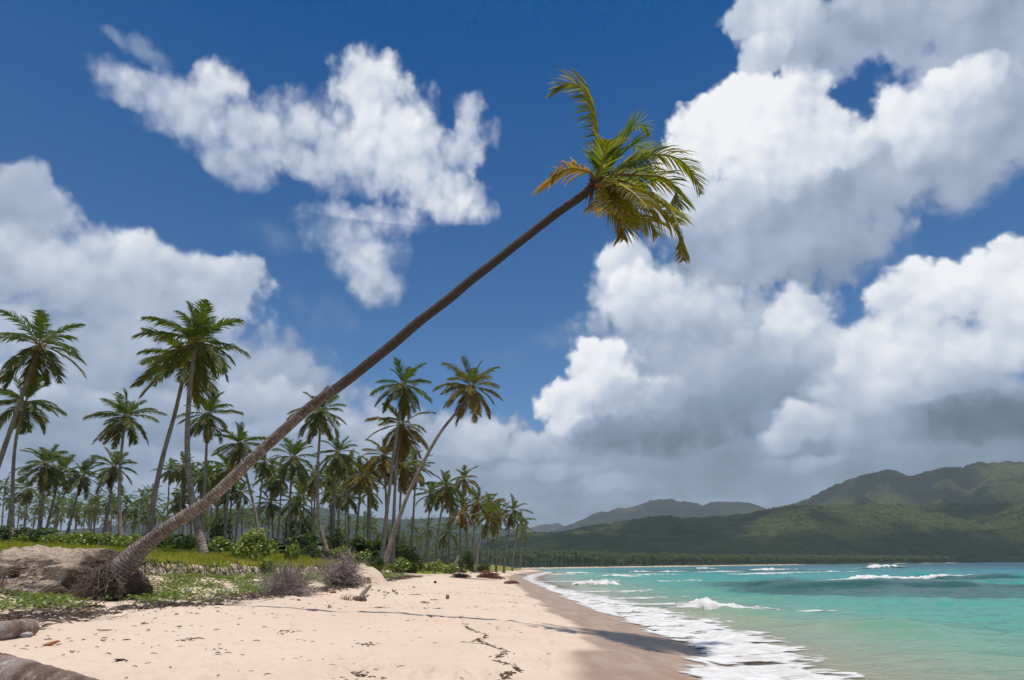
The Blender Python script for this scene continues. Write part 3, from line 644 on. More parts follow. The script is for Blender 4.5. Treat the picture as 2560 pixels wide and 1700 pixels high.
hill("hill_high", [(1840, 1300), (1920, 1276), (1963, 1264), (2006, 1253), (2040, 1236), (2077, 1217), (2110, 1204), (2147, 1190), (2180, 1183), (2212, 1174), (2245, 1181), (2277, 1190), (2299, 1185), (2330, 1178), (2358, 1169), (2380, 1168), (2407, 1171), (2434, 1157), (2450, 1154), (2472, 1159), (2495, 1156), (2515, 1152), (2540, 1156), (2560, 1155), (2640, 1150), (2760, 1170), (3000, 1200)], 1400, 2250, M_H2, "high green mountain with cloud shade and meadow slopes", step=3, rows=110, canopy=9, spur=.2, seed=7)
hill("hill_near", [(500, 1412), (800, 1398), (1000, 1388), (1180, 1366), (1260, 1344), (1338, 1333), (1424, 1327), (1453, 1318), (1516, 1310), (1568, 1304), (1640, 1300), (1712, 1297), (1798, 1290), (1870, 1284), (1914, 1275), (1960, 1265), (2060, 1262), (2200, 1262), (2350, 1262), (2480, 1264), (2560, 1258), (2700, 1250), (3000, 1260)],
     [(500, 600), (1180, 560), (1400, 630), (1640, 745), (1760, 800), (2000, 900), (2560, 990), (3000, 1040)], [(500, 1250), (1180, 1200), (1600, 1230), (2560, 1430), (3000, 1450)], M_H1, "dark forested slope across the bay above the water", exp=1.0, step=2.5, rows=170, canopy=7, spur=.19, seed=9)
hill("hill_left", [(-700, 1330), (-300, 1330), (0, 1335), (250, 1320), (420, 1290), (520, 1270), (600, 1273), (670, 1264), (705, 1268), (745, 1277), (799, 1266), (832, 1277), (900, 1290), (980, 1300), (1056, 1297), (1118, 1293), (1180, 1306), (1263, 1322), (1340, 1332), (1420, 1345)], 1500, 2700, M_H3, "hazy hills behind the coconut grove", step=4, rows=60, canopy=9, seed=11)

# ------------------------------------------------------------------ air
hz_me = bpy.data.meshes.new("haze"); bm = bmesh.new(); bmesh.ops.create_cube(bm, size=1.0); bm.to_mesh(hz_me); bm.free()
hz = link("haze", hz_me, loc=(0, 0, 183), sc=(19600, 19600, 394)); hz['kind'] = 'stuff'
m, nt, out = new_mat("haze_air"); v = nt.nodes.new('ShaderNodeVolumePrincipled')
v.inputs['Color'].default_value = (.80, .90, 1.0, 1); v.inputs['Density'].default_value = 1.1e-4; v.inputs['Anisotropy'].default_value = 0.0
nt.links.new(v.outputs[0], out.inputs['Volume']); hz_me.materials.append(m)

# ------------------------------------------------------------------ palm materials
M_GROVE = leaf_mat("grove_palm_leaf", (.030, .080, .015), (.22, .14, .022), (.15, .25, .014), .36, .48, .25)
M_LEAF = leaf_mat("palm_leaf", (.028, .076, .012), (.22, .145, .020), (.25, .38, .012), .47, .55, .15, (.62, .34, .03))
M_LEAF_DRY = simple_mat("dry_palm_leaf", (.20, .115, .05), (.30, .19, .09), 8)
M_RACHIS = simple_mat("leaf_stalk", (.24, .17, .04), (.34, .20, .06), 5, .5, .3)
M_NUT = simple_mat("coconut_husk", (.10, .07, .025), (.16, .12, .03), 7, .6)
M_FIBRE = simple_mat("palm_fibre", (.07, .045, .03), (.17, .11, .07), 14)
def trunk_material(name, base, pale, dark, ring, top=False):
    m, nt, out = new_mat(name); p = objpos(nt); a = attr(nt, 'along')
    n1 = noise(nt, p, 2.2, 6, .65); n2 = noise(nt, p, 14, 5, .65); n3 = noise(nt, p, 45, 3, .6)
    w = mth(nt, 'FRACT', mth(nt, 'ADD', mth(nt, 'MULTIPLY', a, ring), mth(nt, 'MULTIPLY', n2, .45)))
    scar = mapr(nt, mth(nt, 'ABSOLUTE', mth(nt, 'SUBTRACT', w, .5)), .30, .48)
    c = mixc(nt, mapr(nt, n1, .35, .65), base, dark)
    c = mixc(nt, mth(nt, 'MULTIPLY', mapr(nt, n2, .50, .66), .75), c, pale)
    c = mixc(nt, mth(nt, 'MULTIPLY', scar, .52), c, (dark[0] * .45, dark[1] * .42, dark[2] * .40))
    c = mixc(nt, mth(nt, 'MULTIPLY', mapr(nt, n3, .55, .75), .35), c, pale)
    if top: c = mixc(nt, mapr(nt, mth(nt, 'ADD', a, mth(nt, 'MULTIPLY', n1, 3.0)), 4.0, 8.0), c, mixc(nt, n2, (.030, .021, .018), (.125, .088, .072)))  # upper bark is browner; darkened further to put its backlit shade into the colour
    h = mth(nt, 'ADD', mth(nt, 'MULTIPLY', scar, -.8), mth(nt, 'ADD', n2, mth(nt, 'MULTIPLY', n3, .5)))
    b = principled(nt, c, .9, .15, bump(nt, h, .6, .025)); nt.links.new(b.outputs[0], out.inputs[0]); return m
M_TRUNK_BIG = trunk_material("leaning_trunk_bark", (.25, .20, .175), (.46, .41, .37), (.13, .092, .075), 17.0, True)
M_TRUNK = trunk_material("palm_bark", (.34, .275, .235), (.50, .44, .39), (.19, .14, .11), 6.5)

# ------------------------------------------------------------------ fronds
def strip_leaflets(sp, P, T, N, B, t0, L, n, w, drop, age, tint_seed, wind=(0, 0, 0), lean=.55, both=True, seg=2, ragged=.12, lw=None):
    """leaflets along a rachis with points P, tangents T, side N, top B; drop = pull of gravity"""
    rs = np.random.RandomState(tint_seed); wind = np.array(wind, float)
    m = len(P) - 1
    for side in ((1, -1) if both else (1,)):
        for i in range(n):
            t = t0 + (1 - t0) * (i + rs.uniform(-.3, .3) * .8) / (n - 1); t = min(max(t, t0), .999)
            k = t * m; i0 = int(k); u = k - i0
            p = P[i0] * (1 - u) + P[i0 + 1] * u; tt = T[i0] * (1 - u) + T[i0 + 1] * u; nn = N[i0] * (1 - u) + N[i0 + 1] * u; bb = B[i0] * (1 - u) + B[i0 + 1] * u
            prof = max(.02, math.sin(math.pi * (0.12 + .87 * (t - t0) / (1 - t0)))) ** .62
            l = L * prof * (1 + rs.uniform(-ragged, ragged))
            if rs.rand() < ragged * .35: l *= rs.uniform(.3, .7)
            d0 = side * nn * (.85 - .25 * t) + tt * (lean + .55 * t) + bb * .22 + rs.normal(0, .06, 3)
            d0 /= np.linalg.norm(d0)
            g = np.array([0, 0, -1.0]) * drop * rs.uniform(.75, 1.25) * (1 - .7 * abs(tt[2])) + wind
            pts = [p]; d = d0; q = p
            for s in range(seg):
                d = d + g * (.5 if s == 0 else 1.0) * (2.0 / seg) * .7; d /= np.linalg.norm(d); q = q + d * l / seg; pts.append(q)
            wv = tt - d * np.dot(tt, d); nw = np.linalg.norm(wv)
            wv = wv / nw if nw > 1e-3 else bb
            tws = rs.normal(0, .55); wv = wv * math.cos(tws) + np.cross(d, wv) * math.sin(tws)
            hw = w * (.6 + .4 * prof) * .5
            V = []
            for s in range(seg):
                f = (.65 if s == 0 else 1.0 - .25 * (s - 1))
                V += [pts[s] - wv * hw * f, pts[s] + wv * hw * f]
            V.append(pts[-1])
            Q = [(2 * s, 2 * s + 1, 2 * s + 3, 2 * s + 2) for s in range(seg - 1)]
            tr = [(2 * seg - 2, 2 * seg - 1, 2 * seg)]
            a = np.clip(age + np.linspace(-.05, .25, len(V)) * rs.uniform(.3, 1.2) + .15 * (t - .5), 0, 1)
            sp.add(V, tr, Q, age=a, tint=rs.uniform(0, 1))
def frond_mesh(e0, bend, seed, n=30, seg=2, w=.024, age=.1, drop=.5, tw=0.0, leaf=.27):
    """unit frond along +X starting at elevation e0 degrees and drooping by bend degrees"""
    rs = np.random.RandomState(seed); m = 12
    t = np.linspace(0, 1, m + 1)
    e = np.radians(e0 - bend * t ** 1.35); yaw = np.radians(rs.uniform(-14, 14) * t + tw * t)
    T = np.stack([np.cos(e) * np.cos(yaw), np.cos(e) * np.sin(yaw), np.sin(e)], 1)
    P = np.vstack([[0, 0, 0], np.cumsum(T[:-1] * (1 / m), axis=0)])
    N = np.stack([-np.sin(yaw), np.cos(yaw), np.zeros_like(yaw)], 1); B = np.cross(T, N)
    sp = Soup()
    strip_leaflets(sp, P, T, N, B, .15, leaf, n, w, drop, age, seed + 5, seg=seg, ragged=.28)
    V, q, tr, ln = tube(P, np.linspace(.014, .003, m + 1), 4, cap=False)
    nleaf = None
    s2 = Soup(); s2.add(V, None, q, age=.7, tint=.5)
    # one mesh, two materials
    Vl = np.concatenate(sp.V); Q = np.concatenate(sp.Q) if sp.Q else np.zeros((0, 4), int); Tt = np.concatenate(sp.T)
    off = len(Vl); allV = np.vstack([Vl, V]); Qr = q + off
    A = {k: np.concatenate(v + [np.full(len(V), .7 if k == 'age' else .5)]) for k, v in sp.A.items()}
    fl = [f for f in (Q, Qr, Tt) if len(f)]
    allQ = np.vstack([Q, Qr]); fm = np.concatenate([np.zeros(len(Q)), np.ones(len(Qr)), np.zeros(len(Tt))])
    return mesh_from("frond", allV, [allQ, Tt], [M_GROVE, M_RACHIS], A, fmat=fm)
ELS = [82, 66, 48, 30, 12, -8, -28, -50, -72]
BND = [30, 44, 54, 60, 56, 48, 38, 24, 8]
AGE = [.0, .0, .02, .03, .05, .08, .13, .22, .44]
DRP = [.35, .55, .75, .9, 1.0, .95, .8, .55, .3]
FR_HI = [[frond_mesh(e, b, 300 + 10 * i + j, 44, 2, .024, a, d, leaf=.29) for j in range(3)] for i, (e, b, a, d) in enumerate(zip(ELS, BND, AGE, DRP))]
FR_LO = [[frond_mesh(e, b, 500 + 10 * i + j, 27, 2, .037, a, d, leaf=.29) for j in range(2)] for i, (e, b, a, d) in enumerate(zip(ELS, BND, AGE, DRP))]
GOLD = [.1, .14, .2, .3, .42, .55, .68, .8, .9]
FR_GHI = [[frond_mesh(e, b, 800 + 10 * i + j, 44, 2, .024, a, d, leaf=.29) for j in range(2)] for i, (e, b, a, d) in enumerate(zip(ELS, BND, GOLD, DRP))]
FR_GLO = [[frond_mesh(e, b, 1100 + 10 * i + j, 27, 2, .037, a, d, leaf=.29) for j in range(2)] for i, (e, b, a, d) in enumerate(zip(ELS, BND, GOLD, DRP))]
def crown_plan(n, seed, low=-70, open_=1.0):
    """list of (elevation index, azimuth, length factor, tilt)"""
    rs = np.random.RandomState(seed); out = []; ph = rs.uniform(0, 6.28)
    for i in range(n):
        u = i / (n - 1)
        e = 86 - (86 - low) * u ** .80 + rs.uniform(-11, 11)
        k = int(np.argmin([abs(e - x) for x in ELS]))
        ln = (.78 + .22 * min(1, u / .2)) * rs.uniform(.76, 1.12)
        out.append((k, ph + i * 2.39996 + rs.uniform(-.25, .25), ln, math.radians(rs.uniform(-6, 6))))
    return out
def crown_mesh(seed, n=17):
    """small distant crown as one mesh"""
    sp = Soup()
    for k, a, ln, ti in crown_plan(n, seed, -62):
        rs = np.random.RandomState(seed * 31 + int(a * 100)); m = 5
        t = np.linspace(0, 1, m + 1); e = np.radians(ELS[k] - BND[k] * t ** 1.3)
        T = np.stack([np.cos(e) * math.cos(a), np.cos(e) * math.sin(a), np.sin(e)], 1); P = np.vstack([[0, 0, 0], np.cumsum(T[:-1] / m, axis=0)]) * ln
        N = np.repeat(np.array([[-math.sin(a), math.cos(a), 0]]), m + 1, 0); B = np.cross(T, N)
        strip_leaflets(sp, P, T, N, B, .15, .28 * ln, 10, .058, DRP[k], AGE[k], seed + k, seg=2)
    return sp.mesh("crown", [M_GROVE])
CROWNS = [crown_mesh(700 + i) for i in range(6)]

def trunk_mesh(C, r0, r1, ns=9, flare=1.5, mat=None, seed=0):
    n = len(C); t = np.linspace(0, 1, n)
    R = r0 + (r1 - r0) * t ** .7 + r0 * (flare - 1) * np.exp(-t * n * .32)
    rs = np.random.RandomState(seed); R = R * (1 + .05 * rs.uniform(-1, 1, n))
    V, q, tr, ln = tube(C, R, ns)
    return mesh_from("trunk", V, [q, tr], [mat or M_TRUNK], dict(along=ln))
NUT = bpy.data.meshes.new("coconut_bunch")
def nuts_mesh(seed, k=7, r=.11):
    rs = np.random.RandomState(seed); sp = Soup()
    bm = bmesh.new(); bmesh.ops.create_icosphere(bm, subdivisions=1, radius=1); v0 = np.array([v.co[:] for v in bm.verts]); f0 = np.array([[v.index for v in f.verts] for f in bm.faces]); bm.free()
    for i in range(k):
        a = i * 2.4 + rs.uniform(-.3, .3); rr = rs.uniform(.16, .30)
        sp.add(v0 * np.array([r, r, r * 1.25]) + [rr * math.cos(a), rr * math.sin(a), -.18 - rs.uniform(0, .3)], f0)
    return sp.mesh("coconut", [M_NUT])
NUTS = [nuts_mesh(i) for i in range(3)]
FR_SZ = 3.0
def make_palm(bx, by, cx, cy, L, via, label, group=None, nf=None, low=-68, seed=0, Yk=1.0, nuts=True, dy=0.0, golden=False, r0=.17, r1=.105):
    Y = FR_SZ * FPX / L * .94 * Yk
    b = at_y(bx, by, Y); b[2] = G(b[0], b[1]) - .12
    root = bpy.data.objects.new("coconut_palm", None); col.objects.link(root); root.location = b; root.empty_display_size = .5
    tag(root, label, "palm tree", group)
    top = at_y(cx, cy, Y + dy)
    pts = [b] + [at_y(vx, vy, Y + dy * (i + 1) / (len(via) + 1)) for i, (vx, vy) in enumerate(via)] + [top]
    pts = [p for i, p in enumerate(pts) if i == 0 or p[2] > b[2] + .2]
    hi = L >= 55
    C = catmull(np.array(pts) - b, 26 if hi else 14 if L > 30 else 8)
    s = FR_SZ * 1.0
    link("trunk", trunk_mesh(C, r0 * s / 3, r1 * s / 3, 10 if hi else 6, 1.55, seed=seed), root)
    if L >= 38:
        T = (FR_GHI if hi else FR_GLO) if golden else (FR_HI if hi else FR_LO)
        rs = np.random.RandomState(seed + 77)
        d = C[-1] - C[-3]; d /= np.linalg.norm(d)
        a0 = rs.uniform(0, 6.28); tl = math.radians(rs.uniform(2, 16)); plan = crown_plan(nf or ((22 if hi else 17) + rs.randint(0, 8)), seed, low + rs.uniform(-12, 12))
        dead = rs.randint(0, 3); ls = rs.uniform(.9, 1.08)
        for j in range(dead):
            d_ = link("frond", FR_GLO[8][j % 2], root, C[-1] + [0, 0, -.08], (rs.uniform(-.3, .3), rs.uniform(-.1, .25), rs.uniform(0, 6.28)), (FR_SZ * rs.uniform(.7, 1.0),) * 3)
        for k, a, ln, ti in [(k, a, ln * ls, ti + tl * math.cos(a - a0)) for k, a, ln, ti in plan]:
            me = T[k][rs.randint(len(T[k]))]
            f = link("frond", me, root, C[-1] + d * .02 + np.array([math.cos(a), math.sin(a), 0]) * .07, (rs.uniform(-.25, .25), ti, a), (FR_SZ * ln,) * 3)
        if nuts: link("coconut", NUTS[seed % 3], root, C[-1], (0, 0, seed)).__setitem__('kind', 'stuff')
    else:
        link("crown", CROWNS[seed % 6], root, C[-1], (0, 0, seed * 1.7), (FR_SZ * 1.02,) * 3)
    return root

k2 = 1.0843
PALMS = [
 # base, crown centre, frond length, via, label
 (-70, 1340, 98, 862, 122, [(-10, 1180), (48, 1010)], "tall coconut palm leaning right, its trunk leaving the picture at the left edge"),
 (34, 1358, 62, 1005, 88, [(32, 1200), (40, 1100)], "coconut palm with straight trunk close behind the leaning palm at the left edge"),
 (309, 1354, 314, 1042, 80, [(299, 1270), (301, 1160)], "lone spreading coconut palm with thin trunk between the left edge pair and the tallest palm"),
 (515, 1382, 491, 855, 138, [(489, 1290), (469, 1150), (474, 980)], "tallest bushy coconut palm of the left group with a trunk bending at its foot"),
 (370, 1340, 468, 900, 118, [(398, 1180), (438, 1030)], "coconut palm leaning right into the crown of the tallest bushy palm"),
 (510, 1350, 519, 1036, 72, [(513, 1200)], "medium coconut palm close to the right of the tallest bushy palm"),
 (101, 1369, 114, 1162, 66, [(104, 1260)], "coconut palm with full crown and straight trunk, the upright one of a crossing pair"),
 (106, 1362, 150, 1185, 58, [(124, 1290)], "coconut palm leaning right from the same spot as its straight neighbour near the left shrubs"),
 (165, 1335, 205, 1190, 58, [(185, 1270)], "drooping coconut palm with wide flat fronds left of the slender curved palm"),
 (262, 1320, 286, 1168, 60, [(276, 1240)], "slender curved coconut palm just left of the lone spreading palm's trunk"),
 (420, 1318, 423, 1176, 38, [(420, 1260)], "small round topped coconut palm seen between two tall trunks of the left group"),
 (660, 1349, 601, 1110, 68, [(640, 1290), (614, 1180)], "coconut palm leaning left just under the big slanting trunk, pale lower trunk"),
 (510, 1330, 519, 1190, 48, [], "coconut palm with ragged crown behind the medium palm of the left group"),
 (824, 1399, 803, 1028, 76, [(798, 1300), (794, 1180), (798, 1110)], "coconut palm crossing behind the big slanting trunk with a strongly hooked foot"),
 (952, 1418, 1008, 962, 84, [(966, 1290), (985, 1130), (1000, 1030)], "tall coconut palm of the double clump with upright trunk and dark green crown"),
 (960, 1414, 1180, 968, 92, [(985, 1330), (1032, 1210), (1095, 1090), (1150, 1020)], "coconut palm slanting right out of the double clump, golden fronds over the beach"),
 (981, 1411, 1004, 1062, 80, [(985, 1280), (992, 1150)], "coconut palm with hanging golden fronds right behind the upright palm of the double clump"),
 (832, 1397, 845, 1132, 62, [(836, 1250)], "coconut palm with dense crown and straight pair like trunk right of the hooked palm"),
 (846, 1395, 868, 1165, 54, [(842, 1360), (848, 1280)], "coconut palm leaning out from the dense crowned palm beside it"),
 (722, 1356, 733, 1144, 60, [(724, 1260)], "coconut palm with swollen leaning foot beside the bright sea grape bush"),
 (648, 1306, 662, 1156, 50, [(652, 1230)], "coconut palm just right of the slanting trunk with a crown of dark drooping fronds"),
 (699, 1335, 704, 1200, 46, [(700, 1270)], "small dark coconut palm left of the swollen footed palm"),
 (780, 1393, 791, 1190, 50, [(784, 1300)], "coconut palm half hidden behind the hooked palm's trunk"),
 (753, 1387, 751, 1240, 42, [(750, 1320)], "slim coconut palm with low crown between the swollen footed and the hooked palm"),
 (888, 1401, 905, 1190, 56, [(890, 1350), (897, 1270)], "coconut palm with round golden crown in the gap left of the double clump"),
 (971, 1380, 961, 1140, 62, [(965, 1250)], "coconut palm with heavy hanging fronds left behind the double clump trunks"),
 (998, 1385, 1006, 1165, 62, [(1000, 1270)], "coconut palm with brown skirt of fronds under the double clump crowns"),
 (1027, 1409, 1040, 1172, 56, [(1033, 1300)], "coconut palm with thin pale trunk just right of the slanting clump trunk"),
 (872, 1389, 869, 1242, 44, [(871, 1320)], "dark short coconut palm left of the golden round crown"),
 (932, 1405, 923, 1230, 46, [(923, 1320)], "coconut palm leaning slightly left directly before the double clump"),
 (1060, 1403, 1078, 1236, 46, [(1068, 1330)], "coconut palm leaning right, first of the row beyond the slanting palm"),
 (1089, 1413, 1114, 1216, 56, [(1096, 1330)], "full green coconut palm tallest but one of the beach end row"),
 (1149, 1411, 1160, 1198, 42, [(1152, 1300)], "tall thin coconut palm standing above the beach end row"),
 (1122, 1409, 1126, 1246, 44, [(1124, 1330)], "straight coconut palm behind the full green end row palm"),
 (1174, 1409, 1156, 1274, 46, [(1166, 1340)], "coconut palm leaning left in the middle of the beach end row"),
 (1180, 1413, 1193, 1256, 48, [(1184, 1340)], "coconut palm with tangled crown in the middle of the beach end row"),
 (1189, 1411, 1226, 1288, 52, [(1202, 1340)], "coconut palm with big brown drooping crown leaning right in the beach end row"),
 (1218, 1411, 1224, 1264, 46, [(1220, 1340)], "upright coconut palm behind the big brown drooping crown"),
 (1240, 1411, 1248, 1282, 42, [(1243, 1350)], "coconut palm right behind the big brown drooping crown near the sea"),
 (1259, 1413, 1284, 1276, 46, [(1268, 1350)], "last tall coconut palm of the row, leaning right over the sand"),
 (1280, 1411, 1300, 1306, 36, [(1288, 1360)], "short coconut palm last but one before the sea"),
 (1300, 1413, 1311, 1328, 26, [(1304, 1370)], "smallest coconut palm at the very end of the row by the sea"),
 (1068, 1400, 1070, 1320, 34, [], "squat coconut palm low behind the first palm of the beach end row"),
 (1115, 1400, 1119, 1330, 38, [], "squat wide coconut palm low behind the straight palm of the beach end row"),
 (1070, 1405, 1072, 1374, 26, [], "stemless young coconut palm low among the bushes of the beach end row"),
 (459, 1330, 461, 1236, 40, [(460, 1290)], "coconut palm with low wide crown between the crossing and the tallest palm"),
 (566, 1340, 572, 1172, 52, [(568, 1260)], "coconut palm under the slanting trunk with straight grey stem"),
 (590, 1345, 603, 1230, 42, [], "low coconut palm under the slanting trunk, crown among its neighbour's stem"),
 (545, 1342, 520, 1178, 42, [(540, 1260)], "thin coconut palm with high crown behind the tallest palm's stem"),
]
for i, p in enumerate(PALMS):
    golden = 955 < p[2] < 1320
    make_palm(*p, group="coconut palms of the grove", seed=i + 3, low=(-66 if golden else -56), nf=(30 if p[4] > 130 else None), golden=(p[2] in (1180, 1004, 1006, 961, 905) or (1130 < p[2] < 1310 and i % 3 != 0)))
SMALL = [
 ("low coconut palm deep in the grove behind the left hand shrubs", [(12, 1345, 12, 1213, 32), (69, 1340, 70, 1222, 38), (146, 1338, 143, 1255, 36), (180, 1335, 180, 1258, 32), (233, 1330, 234, 1262, 34), (280, 1330, 281, 1272, 30), (339, 1330, 339, 1270, 32), (378, 1328, 378, 1266, 32),
   (143, 1332, 146, 1284, 30), (196, 1332, 194, 1284, 30), (241, 1330, 241, 1282, 28), (25, 1350, 30, 1250, 30), (100, 1345, 105, 1262, 30), (48, 1340, 50, 1268, 28), (305, 1330, 310, 1290, 26), (410, 1335, 408, 1286, 26), (-20, 1345, -15, 1225, 34), (360, 1330, 362, 1292, 24), (85, 1335, 88, 1290, 26), (215, 1330, 212, 1296, 24)]),
 ("small coconut palm deep in the grove seen under the slanting trunk", [(664, 1345, 666, 1290, 28), (641, 1342, 643, 1293, 28), (560, 1340, 560, 1280, 28), (500, 1335, 498, 1285, 28), (470, 1335, 474, 1292, 24), (620, 1345, 622, 1300, 24), (690, 1350, 694, 1306, 22), (535, 1340, 533, 1300, 22), (585, 1345, 583, 1298, 24)]),
 ("small coconut palm deep in the grove behind the hooked and the double palms", [(871, 1390, 872, 1308, 28), (908, 1392, 909, 1332, 28), (911, 1390, 912, 1300, 26), (944, 1392, 945, 1352, 26), (1040, 1398, 1041, 1336, 28), (935, 1390, 936, 1314, 26), (770, 1385, 772, 1318, 26), (800, 1388, 801, 1326, 24), (742, 1380, 744, 1322, 24),
   (825, 1388, 826, 1310, 24), (855, 1390, 856, 1340, 22), (890, 1395, 891, 1350, 22), (975, 1398, 976, 1330, 24), (1000, 1398, 1001, 1345, 22), (1025, 1400, 1026, 1350, 22), (718, 1375, 719, 1330, 22), (785, 1385, 786, 1345, 20), (840, 1388, 840, 1350, 20), (960, 1395, 960, 1356, 20)]),
 ("small coconut palm far along the shore behind the beach end row", [(1095, 1405, 1096, 1350, 22), (1140, 1406, 1141, 1352, 22), (1165, 1406, 1167, 1340, 20), (1205, 1408, 1207, 1330, 20), (1230, 1408, 1232, 1345, 18), (1250, 1409, 1252, 1350, 16), (1050, 1402, 1052, 1355, 20), (1180, 1407, 1181, 1358, 16)]),
]
_r = np.random.RandomState(17)
for i in range(34):
    x_ = _r.uniform(-40, 440); SMALL[0][1].append((x_, 1340, x_ + _r.uniform(-6, 6), _r.uniform(1228, 1300), _r.uniform(24, 34)))
for i in range(14):
    x_ = _r.uniform(450, 720); SMALL[1][1].append((x_, 1345, x_ + _r.uniform(-6, 6), _r.uniform(1262, 1310), _r.uniform(20, 28)))
for i in range(16):
    x_ = _r.uniform(730, 1040); SMALL[2][1].append((x_, 1390, x_ + _r.uniform(-5, 5), _r.uniform(1290, 1350), _r.uniform(20, 27)))
NICK = {0: "leaning palm at the left edge", 1: "straight palm by the left edge", 2: "lone spreading palm", 3: "tallest bushy palm", 4: "palm leaning into the tallest one", 6: "upright palm of the crossing pair", 8: "drooping flat fronded palm", 9: "slender curved palm", 10: "small round topped palm",
        11: "palm leaning left under the slanting trunk", 13: "hooked palm", 14: "upright palm of the double clump", 17: "dense crowned palm", 19: "swollen footed palm", 22: "palm half hidden behind the hooked one", 24: "round golden crowned palm", 25: "heavy fronded palm", 28: "dark short palm", 31: "full green end row palm", 32: "tall thin end row palm", 36: "big brown drooping palm", 39: "last tall palm by the sea"}
def beside(px):
    k = min(NICK, key=lambda j: abs(PALMS[j][0] - px)); d = px - PALMS[k][0]
    return ("right behind the " if abs(d) < 9 else "left of the " if d < 0 else "right of the ") + NICK[k]
for i in range(20):
    x_ = _r.uniform(440, 930); SMALL[1][1].append((x_ + _r.uniform(-14, 14), 1372, x_, _r.uniform(1150, 1262), _r.uniform(36, 46)))
ent = [(e, beside(e[0])) for _, lst in SMALL for e in lst]; byk = {}
for e, t in ent: byk.setdefault(t, []).append(e)
si = 100
for e, t in ent:
    si += 1; g = sorted(byk[t], key=lambda q: q[3]); n = len(g); r = g.index(e)
    o_ = ["", "second ", "third ", "fourth ", "fifth ", "sixth ", "seventh ", "eighth "]
    w = "dark grove palm" if n == 1 else ("higher", "lower")[r] + " of two grove palms" if n == 2 else o_[r] + "highest grove palm" if r < (n + 1) // 2 else o_[n - 1 - r] + "lowest grove palm"
    make_palm(*e, [], w + " " + t, group="small palms deep in the grove", seed=si)

# ------------------------------------------------------------------ the big leaning palm
HY = 12.3
hb = at_y(300, 1447, HY); hb_ground = G(hb[0], hb[1])
hero = bpy.data.objects.new("coconut_palm", None); col.objects.link(hero); hero.location = (hb[0], hb[1], hb_ground)
tag(hero, "huge coconut palm slanting across the sky from a root mound on the beach", "palm tree", "coconut palms of the grove")
O = np.array([hb[0], hb[1], hb_ground])
TP = [(297, 1440, 74), (316, 1414, 64), (346, 1381, 48), (378, 1354, 38), (424, 1318, 33), (482, 1275, 30), (520, 1247, 29), (651, 1128, 27), (759, 1035, 26), (846, 968, 25.5), (976, 862, 25), (1084, 775, 24), (1193, 688, 22.5), (1301, 606, 21), (1399, 531, 20), (1450, 492, 20), (1482, 462, 21)]
tc_ = np.array([at_y(a, b, HY + .15 - .35 * i / 16) for i, (a, b, w) in enumerate(TP)]) - O
slant = np.array([np.linalg.norm(tc_[i] + O - np.array([0, 0, CAMZ])) for i in range(len(TP))])
zdep = np.array([np.dot(tc_[i] + O - np.array([0, 0, CAMZ]), cF) for i in range(len(TP))])
tr_ = np.array([w for _, _, w in TP]) * zdep / FPX / 2
C = catmull(tc_, 460); seglen = np.concatenate([[0], np.cumsum(np.linalg.norm(np.diff(tc_, axis=0), axis=1))]); cl_ = np.concatenate([[0], np.cumsum(np.linalg.norm(np.diff(C, axis=0), axis=1))])
R = np.interp(cl_, seglen, tr_)
rg = (cl_ * 17.0 + .25 * np.sin(cl_ * 3.1)) % 1.0
R = R * (1 + np.where(cl_ > 1.0, .05 * (1 - rg) - .025, 0) * np.clip((cl_ - 2) / 5, .15, 1.2) + .03 * perlin(cl_ * 1.4, cl_ * 0, 5) + .02 * perlin(cl_ * 5, cl_ * 0, 6))
C = C + np.stack([perlin(cl_ * .7, cl_ * 0 + 3, 7), perlin(cl_ * .7, cl_ * 0 + 8, 8), perlin(cl_ * .8, cl_ * 0 + 5, 9)], 1) * .034
V, q, tr, ln = tube(C, R, 26, wob=.018, seed=4)
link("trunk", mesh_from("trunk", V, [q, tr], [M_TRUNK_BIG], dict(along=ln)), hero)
# fronds traced one by one: image points, depth away from the crown at each end, leaflet length, age, side hint, wind
def crop4(x, y): return (1340 + .338 * x, 150 + .338 * y)
CR = C[-1]
def hero_frond(pts, dy, leaf, n, age, drop, wind=(0, 0, 0), hint=None, lean=.5, w=.030, ragged=.18, t0=.14):
    pw = [CR + O] + [at_y(*crop4(x, y), HY - .2 + dy * (i + 1) / len(pts)) for i, (x, y) in enumerate(pts)]
    P = catmull(np.array(pw) - O, 26); T = np.gradient(P, axis=0); T /= np.linalg.norm(T, axis=1)[:, None]
    up = np.array([0, 0, 1.0]) if hint is None else np.array(hint, float)
    B = up[None, :] - T * (T @ up)[:, None]; B /= np.maximum(np.linalg.norm(B, axis=1), 1e-3)[:, None]; N = np.cross(B, T)
    sp = Soup(); strip_leaflets(sp, P, T, N, B, t0, leaf * 1.08, int(n * 1.3), w * 1.2, drop * 1.15, age, int(abs(pts[0][0]) * 7 + len(pts) * 3 + n + age * 100), wind=wind, lean=lean, seg=3, ragged=ragged)
    V, q, tr, ln = tube(P, np.linspace(.045, .008, len(P)), 5, cap=False)
    Vl = np.concatenate(sp.V); Q = np.concatenate(sp.Q); Tt = np.concatenate(sp.T)
    A = {k: np.concatenate(v + [np.full(len(V), .7 if k == 'age' else .5)]) for k, v in sp.A.items()}
    me = mesh_from("frond", np.vstack([Vl, V]), [np.vstack([Q, q + len(Vl)]), Tt], [M_LEAF, M_RACHIS], A, fmat=np.concatenate([np.zeros(len(Q)), np.ones(len(q)), np.zeros(len(Tt))]))
    return link("frond", me, hero)
hero_frond([(472, 760), (455, 600), (425, 420), (385, 280), (330, 195), (255, 170), (170, 195), (95, 270)], .5, .78, 64, .28, .55, (-.85, 0, -.1), (1, 0, .3), w=.036)
